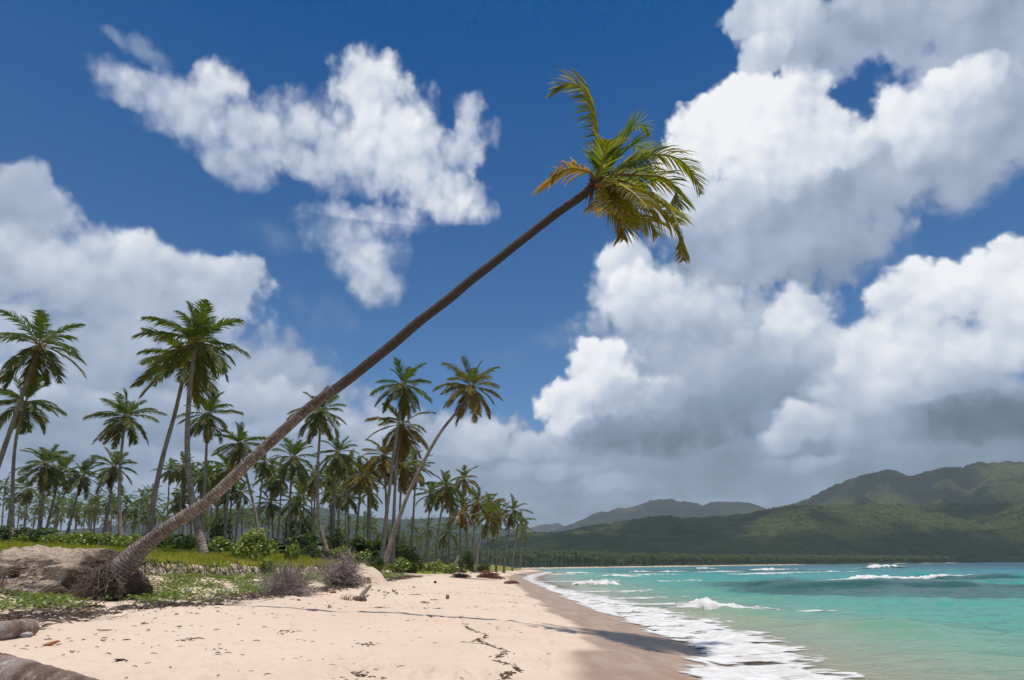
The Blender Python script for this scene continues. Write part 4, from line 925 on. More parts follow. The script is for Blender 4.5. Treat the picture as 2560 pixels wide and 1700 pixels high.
hero_frond([(420, 850), (340, 815), (240, 805), (150, 850), (95, 930)], -.7, .80, 46, .78, .85, (-.05, 0, 0), t0=.2)
hero_frond([(540, 800), (610, 660), (690, 540), (745, 480), (795, 485), (835, 545)], .6, .62, 46, .06, .45, (.1, 0, 0), (-1, 0, .8))
hero_frond([(500, 800), (520, 690), (555, 610), (610, 585), (660, 600)], 1.2, .70, 40, .16, .55)
hero_frond([(545, 790), (630, 700), (700, 640), (780, 650), (830, 710)], 1.3, .8, 46, .02, .5)
hero_frond([(590, 830), (680, 770), (790, 725), (900, 700), (1010, 715), (1110, 775), (1175, 870), (1212, 985)], .5, .66, 60, .22, .75, (.05, 0, 0))
hero_frond([(590, 850), (710, 850), (830, 855), (940, 870), (1020, 930), (1050, 1030), (1045, 1120)], -.5, .74, 56, .28, .85)
hero_frond([(580, 890), (700, 915), (830, 985), (940, 1060), (1015, 1130), (1045, 1215)], -1.2, .78, 54, .34, .8, (-.1, 0, 0))
hero_frond([(570, 930), (680, 990), (810, 1050), (930, 1110), (1005, 1190), (1060, 1310), (1088, 1480)], -.3, .80, 66, .42, .7, (-.40, 0, 0))
hero_frond([(510, 940), (560, 1030), (610, 1120), (645, 1210), (650, 1320)], .4, .66, 42, .62, .5, (-.15, 0, 0))
hero_frond([(500, 950), (500, 1010), (470, 1060), (430, 1110)], .9, .55, 26, .60, .6, (-.1, 0, 0), t0=.3)
hero_frond([(520, 950), (600, 1060), (670, 1150), (715, 1240)], -1.0, .72, 44, .42, .6, (-.1, 0, 0))
hero_frond([(560, 930), (660, 1040), (760, 1130), (850, 1200), (900, 1290)], .8, .72, 46, .34, .7, (-.15, 0, 0))
hero_frond([(600, 830), (680, 790), (770, 770), (850, 800), (900, 870)], 1.0, .78, 46, .30, .75)
hero_frond([(560, 900), (640, 930), (740, 1000), (820, 1090)], -1.6, .80, 44, .40, .8, (-.1, 0, 0))
hero_frond([(520, 960), (560, 1060), (570, 1130)], -.9, .62, 30, .55, .5, (-.2, 0, 0), t0=.3)
hero_frond([(480, 830), (490, 740), (520, 660), (530, 600)], -.8, .5, 30, .12, .5, (-.1, 0, 0))
# heart of the crown: husks, flower stalk, coconuts
rs_ = np.random.RandomState(5); sp = Soup()
for i in range(46):
    a = rs_.uniform(0, 6.28); d = np.array([math.cos(a) * .7 + .25, math.sin(a) * .7, rs_.uniform(-.8, .7)]); l = rs_.uniform(.18, .55)
    P = CR + np.array([d * l * s + np.array([0, 0, -.25 * s * s * l]) for s in np.linspace(0.05, 1, 4)]); V, q, tr, ln = tube(P, np.linspace(.05, .008, 4) * rs_.uniform(.5, 1), 4, cap=False); sp.add(V, None, q)
o = link("crown_fibre", sp.mesh("crown_fibre", [M_FIBRE]), hero); o['kind'] = 'stuff'
M_STALK = simple_mat("flower_stalk", (.36, .15, .035), (.28, .12, .04), 9, .6)
for k, (pp, dy) in enumerate([([(520, 930), (560, 975), (585, 1010), (600, 1050)], -.35), ([(505, 935), (490, 1000), (500, 1060)], -.3)]):
    P = catmull(np.array([CR + O] + [at_y(*crop4(*p_), HY - .2 + dy) for p_ in pp]) - O, 10)
    V, q, tr, ln = tube(P, np.array([.03, .04, .05, .055, .06, .06, .05, .04, .03, .012]), 7); link("flower_stalk", mesh_from("flower_stalk", V, [q, tr], [M_STALK]), hero)
bm = bmesh.new(); bmesh.ops.create_icosphere(bm, subdivisions=2, radius=.105); NUT1 = bpy.data.meshes.new("coconut"); bm.to_mesh(NUT1); bm.free(); NUT1.materials.append(M_NUT)
for p_ in NUT1.polygons: p_.use_smooth = True
for x, y, dy in [(560, 960, -.4), (600, 985, -.35), (545, 1000, -.3), (590, 1020, -.2), (470, 985, -.25), (530, 1015, .1)]:
    link("coconut", NUT1, hero, at_y(*crop4(x, y), HY - .2 + dy) - O, (x, y, 0), (1, 1, 1.25))

# ------------------------------------------------------------------ root mound of the leaning palm
def mound_material():
    m, nt, out = new_mat("root_mound_sand"); p = geopos(nt)
    n1 = noise(nt, p, 2.0, 5, .65); n2 = noise(nt, vm(nt, 'MULTIPLY', p, (9, 9, 26)), 1.0, 5, .7, 1.0); n3 = noise(nt, p, 30, 4, .6); r = attr(nt, 'roots')
    c = mixc(nt, mapr(nt, n2, .40, .62), (.62, .48, .38), (.42, .31, .235))
    c = mixc(nt, mapr(nt, mth(nt, 'ADD', r, mth(nt, 'MULTIPLY', mth(nt, 'SUBTRACT', n1, .5), 1.1)), .35, .75), c, mixc(nt, mapr(nt, n2, .35, .65), (.20, .145, .115), (.07, .048, .038)))
    c = mixc(nt, mth(nt, 'MULTIPLY', mapr(nt, n3, .58, .72), .6), c, (.12, .08, .06))
    b = principled(nt, c, .95, .05, bump(nt, mth(nt, 'ADD', n2, n3), .9, .06)); nt.links.new(b.outputs[0], out.inputs[0]); return m
M_MOUND = mound_material()
nu, nv = 150, 60
U, W = np.meshgrid(np.linspace(0, 2 * np.pi, nu), np.linspace(0, np.pi / 2, nv), indexing='ij')
mc = at_y(108, 1500, HY + .32); mz = G(mc[0], mc[1]) - .12
cx_ = np.sign(np.cos(U)) * np.abs(np.cos(U)) ** .85; sx_ = np.sign(np.sin(U)) * np.abs(np.sin(U)) ** .85
rw = np.sin(W) ** .62
x = 1.76 * cx_ * rw; y = 1.0 * sx_ * rw; z = .88 * np.cos(W) ** .95
z = z * (1 - .10 * sstep(.1, 1.2, x)) + .10 * np.exp(-((x - .75) / .3) ** 2) * np.cos(W) - .10 * np.exp(-((x - .42) / .16) ** 2) * np.cos(W)
dn = fbm(x * 2.1 + 3, y * 2.1 + z * 1.7, 5, 301); dn2 = fbm(x * 7, z * 9 + y * 5, 3, 305)
f_ = 1 + .10 * dn + .035 * dn2
hole = np.exp(-(((x + .04) / .085) ** 2 + ((z - .45) / .07) ** 2)) * (y < 0) + .6 * np.exp(-(((x + .42) / .06) ** 2 + ((z - .56) / .05) ** 2)) * (y < 0)
x, y, z = x * f_, y * f_ + hole * .28, z * f_ * np.where(W > 1.5, .6, 1)
roots = np.clip(1.0 - z / .42, 0, 1) * .75 + sstep(.55, 1.25, x) * 1.0 + sstep(1.1, 1.6, -x) * .9 + hole
V = np.stack([x + mc[0], y + mc[1], z + mz], -1).reshape(-1, 3) - O
link("root_mound", mesh_from("root_mound", V, [grid_faces(nu, nv)], [M_MOUND], dict(roots=np.clip(roots, 0, 1).ravel())), hero)
M_ROOT = simple_mat("palm_root", (.065, .043, .036), (.24, .185, .155), 9, .9, lo=.35, hi=.72)
rs_ = np.random.RandomState(21); sp = Soup()
tb = C[0]; td = C[6] - C[0]; td /= np.linalg.norm(td)
side1 = np.cross(td, [0, 1.0, 0]); side1 /= np.linalg.norm(side1)
def strand(P, r, k=5):
    Q_ = catmull(np.array(P), k); V, q, tr, ln = tube(Q_, np.linspace(r, r * .35, k), 3, cap=False); sp.add(V, None, q)
for i in range(190):
    a = rs_.uniform(0, 6.28); rr = .29 * math.sqrt(rs_.rand())
    s0 = tb + side1 * rr * math.cos(a) + np.array([0, rr * math.sin(a), 0]) + td * rs_.uniform(-.02, .30) * (.4 if rr > .24 else 0)
    ex, ey = rs_.uniform(190, 312) if i % 3 else rs_.uniform(130, 260), 0
    e = at_y(ex, 1500, HY + rs_.uniform(-1.05, .45)); dz = G(e[0], e[1]) - O[2]; e = e - O
    e[2] = dz + (rs_.uniform(-.03, .12) if i % 3 == 0 else rs_.uniform(.1, .55))
    mid = s0 * .5 + e * .5 + np.array([rs_.normal(0, .07), -abs(rs_.normal(0.10, .10)), rs_.normal(.06, .10)])
    strand([s0, mid, e], rs_.uniform(.005, .014))
for i in range(80):      # left end
    e = at_y(rs_.uniform(-40, 50), 1500, HY + rs_.uniform(-.8, .2)); dz = G(e[0], e[1]) - O[2]; e = e - O; e[2] = dz + rs_.uniform(-.02, .1)
    s0 = e + np.array([rs_.uniform(.2, .6), rs_.uniform(0, .35), rs_.uniform(.2, .55)])
    strand([s0, s0 * .5 + e * .5 + np.array([-.12, -.08, .12]), e], rs_.uniform(.005, .012))
for i in range(90):      # over the mound
    a, b = rs_.randint(nu), rs_.randint(5, nv - 3); P0 = V0 = None
    vv = np.stack([x, y, z], -1)
    if y[a, b] > .1: continue
    s0 = vv[a, b] + [mc[0], mc[1], mz] - O; a2 = (a + rs_.randint(-9, 10)) % nu; b2 = min(nv - 1, b + rs_.randint(1, 9)); e = vv[a2, b2] + [mc[0], mc[1], mz] - O
    n_ = np.array([0, -.04, .02]); strand([s0 + n_ * .3, (s0 + e) / 2 + n_ * 1.5, e + n_ * .3], rs_.uniform(.003, .007), 4)
o = link("root", sp.mesh("root", [M_ROOT]), hero); o['kind'] = 'stuff'
# broken stub on the upper side
M_RAW = simple_mat("raw_wood", (.42, .20, .10), (.55, .30, .17), 14, .8)
b0 = at_y(322, 1392, HY + .05) - O; b1 = at_y(326, 1363, HY + .05) - O
V, q, tr, ln = tube(catmull([b0, (b0 + b1) / 2 + [.01, 0, 0], b1], 7), [.075, .07, .06, .06, .05, .045, .02], 8, wob=.15); link("broken_stub", mesh_from("broken_stub", V, [q, tr], [M_RAW]), hero)

# ------------------------------------------------------------------ shrubs
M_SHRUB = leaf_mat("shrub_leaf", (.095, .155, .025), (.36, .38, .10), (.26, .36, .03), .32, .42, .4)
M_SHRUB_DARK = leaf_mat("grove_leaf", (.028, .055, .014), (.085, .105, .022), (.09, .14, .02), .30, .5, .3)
M_TWIG = simple_mat("twig", (.10, .07, .05), (.20, .155, .12), 8)
def leaf_cloud(sp, n, size, seed, r=(1, 1, 1), clumps=16, flat=.55, centre=(0, 0, .5), spread=.30, base=None, pale=.25):
    rs = np.random.RandomState(seed)
    d = rs.normal(0, 1, (clumps, 3)); d /= np.linalg.norm(d, axis=1)[:, None]; d[:, 2] = np.abs(d[:, 2]) * .9 - .25
    cc = d * rs.uniform(.45, .80, (clumps, 1)) * np.array(r) + np.array(centre)
    k = rs.randint(0, clumps, n); off = rs.normal(0, 1, (n, 3)); off /= np.linalg.norm(off, axis=1)[:, None]
    P = cc[k] + off * (rs.rand(n, 1) ** .4) * spread * np.array(r)
    P[:, 2] = np.maximum(P[:, 2], .02)
    nrm = off * (1 - flat) + np.array([0, 0, flat]) + rs.normal(0, .28, (n, 3)); nrm /= np.linalg.norm(nrm, axis=1)[:, None]
    h = rs.normal(0, 1, (n, 3)); a = np.cross(nrm, h); a /= np.linalg.norm(a, axis=1)[:, None]; b = np.cross(nrm, a)
    s = size * rs.uniform(.6, 1.25, (n, 1))
    V = np.stack([P - a * s, P - b * s * .7 + nrm * s * .12, P + a * s, P + b * s * .7 + nrm * s * .12], 1)
    age = np.where(rs.rand(n) < pale, rs.uniform(.4, 1, n), rs.uniform(0, .25, n)); tint = rs.uniform(0, 1, n)
    i = np.arange(n)[:, None] * 4
    sp.add(V.reshape(-1, 3), None, i + np.array([[0, 1, 2, 3]]), age=np.repeat(age, 4), tint=np.repeat(tint, 4))
def twigs_mesh(seed, n=9):
    rs = np.random.RandomState(seed); s = Soup()
    for i in range(n):
        a = rs.uniform(0, 6.28); e = np.array([math.cos(a) * rs.uniform(.2, .8), math.sin(a) * rs.uniform(.2, .8), rs.uniform(.4, .95)])
        V, q, tr, ln = tube(catmull([[0, 0, -.05], e * .5 + [0, 0, .12], e], 5), np.linspace(.022, .006, 5), 4, cap=False); s.add(V, None, q)
    return s.mesh("stem", [M_TWIG])
def shrub_leaves(seed, n, size, mat, **kw):
    s = Soup(); leaf_cloud(s, n, size, seed, **kw); return s.mesh("foliage", [mat])
SH_BIG = [shrub_leaves(40 + i, 1300, .078, M_SHRUB, clumps=20, spread=.32, pale=.42) for i in range(2)]
SH_MID = [shrub_leaves(50 + i, 560, .115, M_SHRUB, clumps=14, spread=.36) for i in range(3)]
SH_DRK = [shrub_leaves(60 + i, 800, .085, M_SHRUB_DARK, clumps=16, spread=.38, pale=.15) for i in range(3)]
ST = [twigs_mesh(i) for i in range(3)]
def shrub(px, Y, wpx, hpx, meshes, seed, label, group, name="shrub", cat="shrub", dz=0.0):
    p = at_y(px, 1400, Y); p[2] = G(p[0], p[1]) - .05 + dz
    r = bpy.data.objects.new(name, None); col.objects.link(r); r.location = p; tag(r, label, cat, group)
    w = wpx * Y / FPX / 2 * 1.05; h = hpx * Y / FPX * 1.0
    f = link("foliage", meshes[seed % len(meshes)], r, (0, 0, 0), (0, 0, seed * 2.1), (w, w, h)); f['kind'] = 'stuff'
    link("stem", ST[seed % 3], r, (0, 0, 0), (0, 0, seed), (w, w, h))
    return r
LG = "leafy shrubs along the edge of the grove"
shrub(633, 29, 105, 62, SH_BIG, 0, "bright sea grape bush with pale round leaves, biggest by the swollen palm foot", LG)
shrub(672, 26, 42, 38, SH_BIG, 1, "small bright sea grape clump hanging over the grass in front of the biggest bush", LG)
shrub(598, 31, 50, 40, SH_MID, 2, "low bright shrub on the left flank of the biggest sea grape bush", LG)
shrub(728, 36, 46, 42, SH_MID, 3, "bright shrub right behind the swollen palm foot", LG)
shrub(540, 38, 70, 34, SH_MID, 4, "pale leaved low shrub between the tallest palm's foot and the biggest sea grape bush", LG)
shrub(470, 38, 62, 40, SH_MID, 5, "dark leaved shrub left of the tallest palm's foot", LG)
row = "pale green shrub in the low hedge behind the grass, left of the slanting trunk"
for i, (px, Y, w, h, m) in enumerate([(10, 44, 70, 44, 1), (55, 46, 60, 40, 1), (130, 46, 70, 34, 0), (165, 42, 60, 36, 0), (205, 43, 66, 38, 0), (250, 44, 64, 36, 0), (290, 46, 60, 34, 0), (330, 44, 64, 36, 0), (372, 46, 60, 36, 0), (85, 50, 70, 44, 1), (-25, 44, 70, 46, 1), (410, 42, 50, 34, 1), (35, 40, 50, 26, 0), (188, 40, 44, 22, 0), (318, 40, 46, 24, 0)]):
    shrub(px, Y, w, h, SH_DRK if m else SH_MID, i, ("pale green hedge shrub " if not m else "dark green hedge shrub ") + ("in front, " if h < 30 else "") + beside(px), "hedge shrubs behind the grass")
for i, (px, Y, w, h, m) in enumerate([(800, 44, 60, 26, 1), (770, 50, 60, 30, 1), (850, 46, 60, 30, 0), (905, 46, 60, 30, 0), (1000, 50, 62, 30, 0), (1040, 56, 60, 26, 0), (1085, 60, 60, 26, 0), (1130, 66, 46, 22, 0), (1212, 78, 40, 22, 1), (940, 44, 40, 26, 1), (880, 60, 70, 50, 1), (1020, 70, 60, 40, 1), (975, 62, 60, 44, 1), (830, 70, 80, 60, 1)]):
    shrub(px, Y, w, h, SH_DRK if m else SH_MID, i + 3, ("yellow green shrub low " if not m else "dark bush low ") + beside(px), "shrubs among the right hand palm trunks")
shrub(1165, 74, 44, 48, SH_DRK, 1, "tall dark round bush in the beach end row of palms", LG)
shrub(545, 95, 60, 90, SH_DRK, 2, "small leafy tree in the gap between the slanting trunk and the grove", "leafy trees in the grove", "broadleaf_tree", "tree")
shrub(735, 110, 70, 110, SH_DRK, 0, "broad leafy tree behind the swollen footed palm", "leafy trees in the grove", "broadleaf_tree", "tree")
shrub(985, 95, 60, 60, SH_DRK, 1, "dark leafy tree behind the trunks of the double clump", "leafy trees in the grove", "broadleaf_tree", "tree")
# young palms in the hedge
for k, (px, Y, L, lab) in enumerate([(222, 38, .95, "yellowing young palm sprouting from the hedge behind the root mound"), (408, 30, 1.0, "bright green young palm right behind the slanting trunk's thick end"), (600, 60, 1.2, "young palm among the trunks left of the biggest sea grape bush")]):
    p = at_y(px, 1400, Y); p[2] = G(p[0], p[1])
    r = bpy.data.objects.new("young_palm", None); col.objects.link(r); r.location = p; tag(r, lab, "palm tree", "young palms in the hedge")
    for j, (kk, a, ln, ti) in enumerate(crown_plan(9, 900 + k, 15)):
        link("frond", FR_HI[min(kk, 3)][j % 3], r, (0, 0, 0), (0, ti, a), (L * ln,) * 3)
# undergrowth in the grove's shade
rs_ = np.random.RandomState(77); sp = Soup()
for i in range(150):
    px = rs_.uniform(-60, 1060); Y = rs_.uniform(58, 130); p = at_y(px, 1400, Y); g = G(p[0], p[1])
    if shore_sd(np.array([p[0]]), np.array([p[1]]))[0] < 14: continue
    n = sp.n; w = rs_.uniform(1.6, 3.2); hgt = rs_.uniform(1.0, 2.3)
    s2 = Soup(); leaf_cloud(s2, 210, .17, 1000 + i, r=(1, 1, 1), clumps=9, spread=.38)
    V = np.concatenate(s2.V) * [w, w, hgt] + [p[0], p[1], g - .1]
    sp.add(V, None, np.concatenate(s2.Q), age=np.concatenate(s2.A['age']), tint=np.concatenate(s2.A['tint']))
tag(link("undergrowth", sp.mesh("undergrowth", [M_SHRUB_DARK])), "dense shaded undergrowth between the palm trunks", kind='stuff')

# ------------------------------------------------------------------ palms along the far bay
rs_ = np.random.RandomState(31); sp = Soup(); cnt = 0
seg = SHORE[(SHORE[:, 1] >= 300) & (SHORE[:, 1] <= 830)]; cum = np.concatenate([[0], np.cumsum(np.linalg.norm(np.diff(seg, axis=0), axis=1))])
while cnt < 1500:
    t = rs_.rand() ** .8 * cum[-1]; i = min(np.searchsorted(cum, t, side='right') - 1, len(seg) - 2); u = (t - cum[i]) / (cum[i + 1] - cum[i])
    p = seg[i] * (1 - u) + seg[i + 1] * u; d = seg[i + 1] - seg[i]; d /= np.linalg.norm(d); nn = np.array([-d[1], d[0]])
    q_ = p + nn * rs_.uniform(5, 75); g = G(q_[0], q_[1]); cnt += 1
    h = (rs_.uniform(5.5, 9.6) if rs_.rand() > .15 else rs_.uniform(2.5, 5)) * (1 - .25 * (t / cum[-1])); b = np.array([q_[0], q_[1], g - .2]); tp = b + [rs_.normal(0, .5), rs_.normal(0, .5), h]
    w = .13; sp.add([b + [-w, 0, 0], b + [w, 0, 0], tp + [w * .7, 0, 0], tp + [-w * .7, 0, 0], b + [0, -w, 0], b + [0, w, 0], tp + [0, w * .7, 0], tp + [0, -w * .7, 0]], None, [(0, 1, 2, 3), (4, 5, 6, 7)], age=1.0, tint=.9)
    for k in range(9):
        a = k * .698 + rs_.uniform(-.3, .3); e = rs_.uniform(-.6, .9); l = rs_.uniform(1.7, 2.5); dv = np.array([math.cos(a), math.sin(a), 0]); sd = np.array([-math.sin(a), math.cos(a), 0]) * .42
        m1 = tp + dv * l * .55 * math.cos(e * .5) + [0, 0, l * .5 * math.sin(e)]; m2 = tp + dv * l + [0, 0, l * (.55 * math.sin(e) - .35)]
        sp.add([tp, m1 + sd - [0, 0, .2], m2, m1 - sd - [0, 0, .2], m1 + [0, 0, .12]], [(0, 1, 4), (1, 2, 4), (2, 3, 4), (3, 0, 4)], None, age=rs_.uniform(.1, .6), tint=rs_.rand())
tag(link("palm_grove", sp.mesh("palm_grove", [M_SHRUB_DARK])), "distant coconut palm wood lining the far beach of the bay", kind='stuff')

# ------------------------------------------------------------------ grass, vines, wrack
rs_ = np.random.RandomState(91)
def scatter(n, x0, x1, y0, y1, pw=1.0):
    y = y0 + (y1 - y0) * rs_.rand(n) ** pw; return rs_.uniform(x0, x1, n), y
M_GRASS = leaf_mat("grass_blade", (.16, .215, .018), (.40, .37, .08), (.34, .40, .02), .38, .6, .2)
X, Y = scatter(170000, -34, -2, 9, 62, 1.25); keepv = np.abs(X) < Y * .90
X, Y = X[keepv], Y[keepv]; Z, S, Qd = ground(X, Y, fine=False, full=True)
k = (Qd > -.03 + .15 * rs_.normal(0, 1, len(X)) * (rs_.rand(len(X)) < .1)) & (Qd < 26) & (fbm(X / 1.1, Y / 1.1, 3, 81) + rs_.normal(0, .2, len(X)) > -.55)
X, Y, Z, Qd = X[k], Y[k], Z[k], Qd[k]; n = len(X)
a = rs_.uniform(0, 6.28, n); h = rs_.uniform(.05, .15, n) * (1 + .6 * (rs_.rand(n) < .06)) * (1 + .012 * Y); w = .007 * (1 + Y * .055)
lx, ly = rs_.normal(.03, .06, n), rs_.normal(0, .06, n)
V = np.stack([np.stack([X - np.cos(a) * w, Y - np.sin(a) * w, Z - .01], 1), np.stack([X + np.cos(a) * w, Y + np.sin(a) * w, Z - .01], 1), np.stack([X + lx, Y + ly, Z + h], 1)], 1).reshape(-1, 3)
ag = np.clip(.40 + .75 * fbm(X / 2.6, Y / 2.6, 3, 93) + rs_.normal(0, .22, n), 0, 1)
sp = Soup(); sp.add(V, np.arange(n)[:, None] * 3 + np.array([[0, 1, 2]]), None, age=np.repeat(ag, 3), tint=np.repeat(rs_.rand(n), 3))
tag(link("grass", sp.mesh("grass", [M_GRASS], smooth=False)), "short yellow green grass on the raised bank", kind='stuff')

M_VINE = leaf_mat("vine_leaf", (.075, .125, .012), (.22, .22, .03), (.18, .26, .02), .3, .4, .4)
def vege(x, y):
    S = shore_sd(x, y); vS = np.interp(y, [0, 8, 20, 40, 60, 90, 140], [9.3, 9.5, 9.2, 9.6, 8.8, 7.8, 6.0]); q = S - scarp_line(y)
    vn = fbm(x / 1.1, y / 1.1, 4, 81); vn2 = fbm(x / 3.5, y / 3.5, 3, 91)
    return np.clip(sstep(.1, .9, S - vS + vn2 * .7) * sstep(-.05, .35, vn + .25 * vn2 + .12) * (1 - sstep(-.3, 0, q)), 0, 1), S - vS
X, Y = scatter(110000, -13, -3, 8, 45, 1.2); av, ds = vege(X, Y); k = (rs_.rand(len(X)) < av * .9 + .02 * (ds > 0) * (ds < 4)) & (np.abs(X) < Y * .9); X, Y = X[k], Y[k]; n = len(X)
Z = ground(X, Y, fine=False) + rs_.uniform(.015, .11, n)
nr = np.stack([rs_.normal(0, .45, n), rs_.normal(-.15, .45, n), np.ones(n)], 1); nr /= np.linalg.norm(nr, axis=1)[:, None]
aa = np.cross(nr, rs_.normal(0, 1, (n, 3))); aa /= np.linalg.norm(aa, axis=1)[:, None]; bb_ = np.cross(nr, aa); s = rs_.uniform(.020, .042, n)[:, None] * (1 + .012 * Y[:, None]); P = np.stack([X, Y, Z], 1)
V = np.stack([P - aa * s, P - bb_ * s * .75, P + aa * s, P + bb_ * s * .75], 1).reshape(-1, 3)
sp = Soup(); sp.add(V, None, np.arange(n)[:, None] * 4 + np.array([[0, 1, 2, 3]]), age=np.repeat(np.where(rs_.rand(n) < .2, rs_.uniform(.3, 1, n), rs_.uniform(0, .3, n)), 4), tint=np.repeat(rs_.rand(n), 4))
tag(link("beach_vine", sp.mesh("beach_vine", [M_VINE])), "creeping green beach vine between the wrack line and the bank", kind='stuff')

M_WRACK = simple_mat("wrack", (.045, .032, .028), (.20, .15, .12), 7, .95, lo=.35, hi=.7)
sp = Soup()
def bit(x, y, z, l, r, az_, el_, bend=.2):
    d = np.array([math.cos(az_) * math.cos(el_), math.sin(az_) * math.cos(el_), math.sin(el_)]); sd = np.array([-math.sin(az_), math.cos(az_), 0])
    P = np.array([[x, y, z] - d * l / 2, np.array([x, y, z]) + sd * l * bend * .3 + [0, 0, r], [x, y, z] + d * l / 2]); V, q, tr, ln = tube(P, [r * .7, r, r * .5], 3, cap=False); sp.add(V, None, q)
X, Y = scatter(42000, -12.5, -3.2, 7.5, 45, 1.3); av, ds = vege(X, Y); vn = fbm(X / 1.1, Y / 1.1, 3, 333)
k = (np.abs(X) < Y * .9) & (rs_.rand(len(X)) < np.exp(-((ds + .12 + .3 * vn) / .38) ** 2) * .9 + .03 * (ds > -.3) * (ds < 4) )
X, Y = X[k], Y[k]; Z = ground(X, Y, fine=False)
for x_, y_, z_ in zip(X, Y, Z): bit(x_, y_, z_ + rs_.uniform(.0, .045), rs_.uniform(.05, .32), rs_.uniform(.004, .013), rs_.uniform(0, 6.28), rs_.normal(0, .25))
tag(link("wrack_line", sp.mesh("wrack_line", [M_WRACK])), "dark line of dry twigs and weed along the edge of the vegetation", kind='stuff')
# roots hanging out of the eroded bank
M_BANKROOT = simple_mat("bank_root", (.05, .033, .025), (.24, .175, .135), 6, .95, lo=.42, hi=.75)
sp = Soup(); ys = 9 + rs_.rand(30000) ** 1.2 * 60; xs = -(scarp_line(ys)) + np.interp(ys, SHORE[:17, 1], SHORE[:17, 0]) + rs_.uniform(-1.6, 1.6, len(ys))
Z, S, Qd = ground(xs, ys, fine=False, full=True); k = np.where((np.abs(Qd) < .14) & (np.abs(xs) < ys * .9))[0][:4200]
for i in k:
    g1 = G(xs[i] + .35, ys[i]); l = rs_.uniform(.10, .40); d = np.array([rs_.uniform(.15, .5), rs_.uniform(-.45, .15), 0.]); s0 = np.array([xs[i] - .05, ys[i], Z[i] + rs_.uniform(.0, .12)])
    e = s0 + d * l + [0, 0, -l * rs_.uniform(.5, 1.1)]; r = rs_.uniform(.004, .010) * (1 + .02 * ys[i])
    V, q, tr, ln = tube(np.array([s0, (s0 + e) / 2 + d * .12, e]), [r, r, r * .4], 3, cap=False); sp.add(V, None, q)
tag(link("bank_roots", sp.mesh("bank_roots", [M_BANKROOT])), "torn roots hanging from the eroded edge of the grass bank", kind='stuff')
# small dark bits scattered on the dry sand
sp = Soup(); X, Y = scatter(9000, -6.5, 1.2, 4.5, 36, 1.3); cl2 = fbm(X / 2.1, Y / 1.2, 3, 444); Sb = shore_sd(X, Y)
k = (np.abs(X) < Y * .9) & (Sb > 2.6) & (rs_.rand(len(X)) < .05 + .45 * np.clip(cl2 - .18, 0, 1) + .05 * (Sb > 7)); X, Y = X[k], Y[k]; Z = ground(X, Y)
for x_, y_, z_ in zip(X, Y, Z): bit(x_, y_, z_ + .004, rs_.uniform(.015, .09), rs_.uniform(.002, .006), rs_.normal(0, .7), rs_.normal(0, .12))
# weed line winding down to the water
wl = np.array([onground(px, py)[:2] for px, py in [(1150, 1542), (1170, 1572), (1215, 1590), (1195, 1602), (1230, 1618), (1262, 1628), (1242, 1652), (1275, 1664), (1288, 1680), (1268, 1690), (1240, 1699), (1225, 1712)]])
wc = catmull(np.column_stack([wl, np.zeros(len(wl))]), 420)
for i, p in enumerate(wc):
    u = i / len(wc)
    for j in range(1 + int(u > .8)):
        if rs_.rand() < (.6 if u < .5 else .25): continue
        x_, y_ = p[0] + rs_.normal(0, .015 + .02 * u), p[1] + rs_.normal(0, .02 + .02 * u); bit(x_, y_, G(x_, y_) + .006, rs_.uniform(.02, .09), rs_.uniform(.003, .008), rs_.uniform(0, 6.28), rs_.normal(0, .15))
for px, py, k_ in [(1400 - 215, 1610, 10), (925, 1612, 14), (920, 1688, 40), (870, 1697, 25), (300, 1655, 0), (535, 1630, 12), (720, 1580, 14), (470, 1600, 14), (950, 1520, 20), (1060, 1507, 22), (1085, 1500, 16), (1040, 1487, 22), (1095, 1522, 14), (1065, 1520, 14)]:
    c0 = onground(px, py)
    for j in range(k_):
        x_, y_ = c0[0] + rs_.normal(0, .07), c0[1] + rs_.normal(0, .12); bit(x_, y_, G(x_, y_) + .005, rs_.uniform(.02, .12), rs_.uniform(.003, .007), rs_.normal(0, .6), rs_.normal(0, .1))
tag(link("beach_litter", sp.mesh("beach_litter", [simple_mat("litter", (.05, .033, .025), (.16, .10, .065), 9, .95)])), "small dark scraps of weed and bark scattered on the dry sand", kind='stuff')

# ------------------------------------------------------------------ single things on the beach
def tube_obj(name, P, R, ns, mat, parent=None, n=30, wob=.05, seed=0, loc=None, along=True):
    P = np.array(P, float); loc = P[0] if loc is None else loc
    Cc = catmull(P - loc, n); Rr = np.interp(np.linspace(0, 1, n), np.linspace(0, 1, len(R)), R)
    V, q, tr, ln = tube(Cc, Rr, ns, wob=wob, seed=seed)
    return link(name, mesh_from(name, V, [q, tr], [mat], dict(along=ln)), parent, loc if parent is None else (0, 0, 0))
M_LOG2 = trunk_material("ringed_log_bark", (.21, .145, .115), (.34, .27, .235), (.13, .082, .064), 4.2)
M_LOG = trunk_material("log_bark", (.29, .25, .24), (.42, .39, .38), (.20, .125, .095), 2.5)
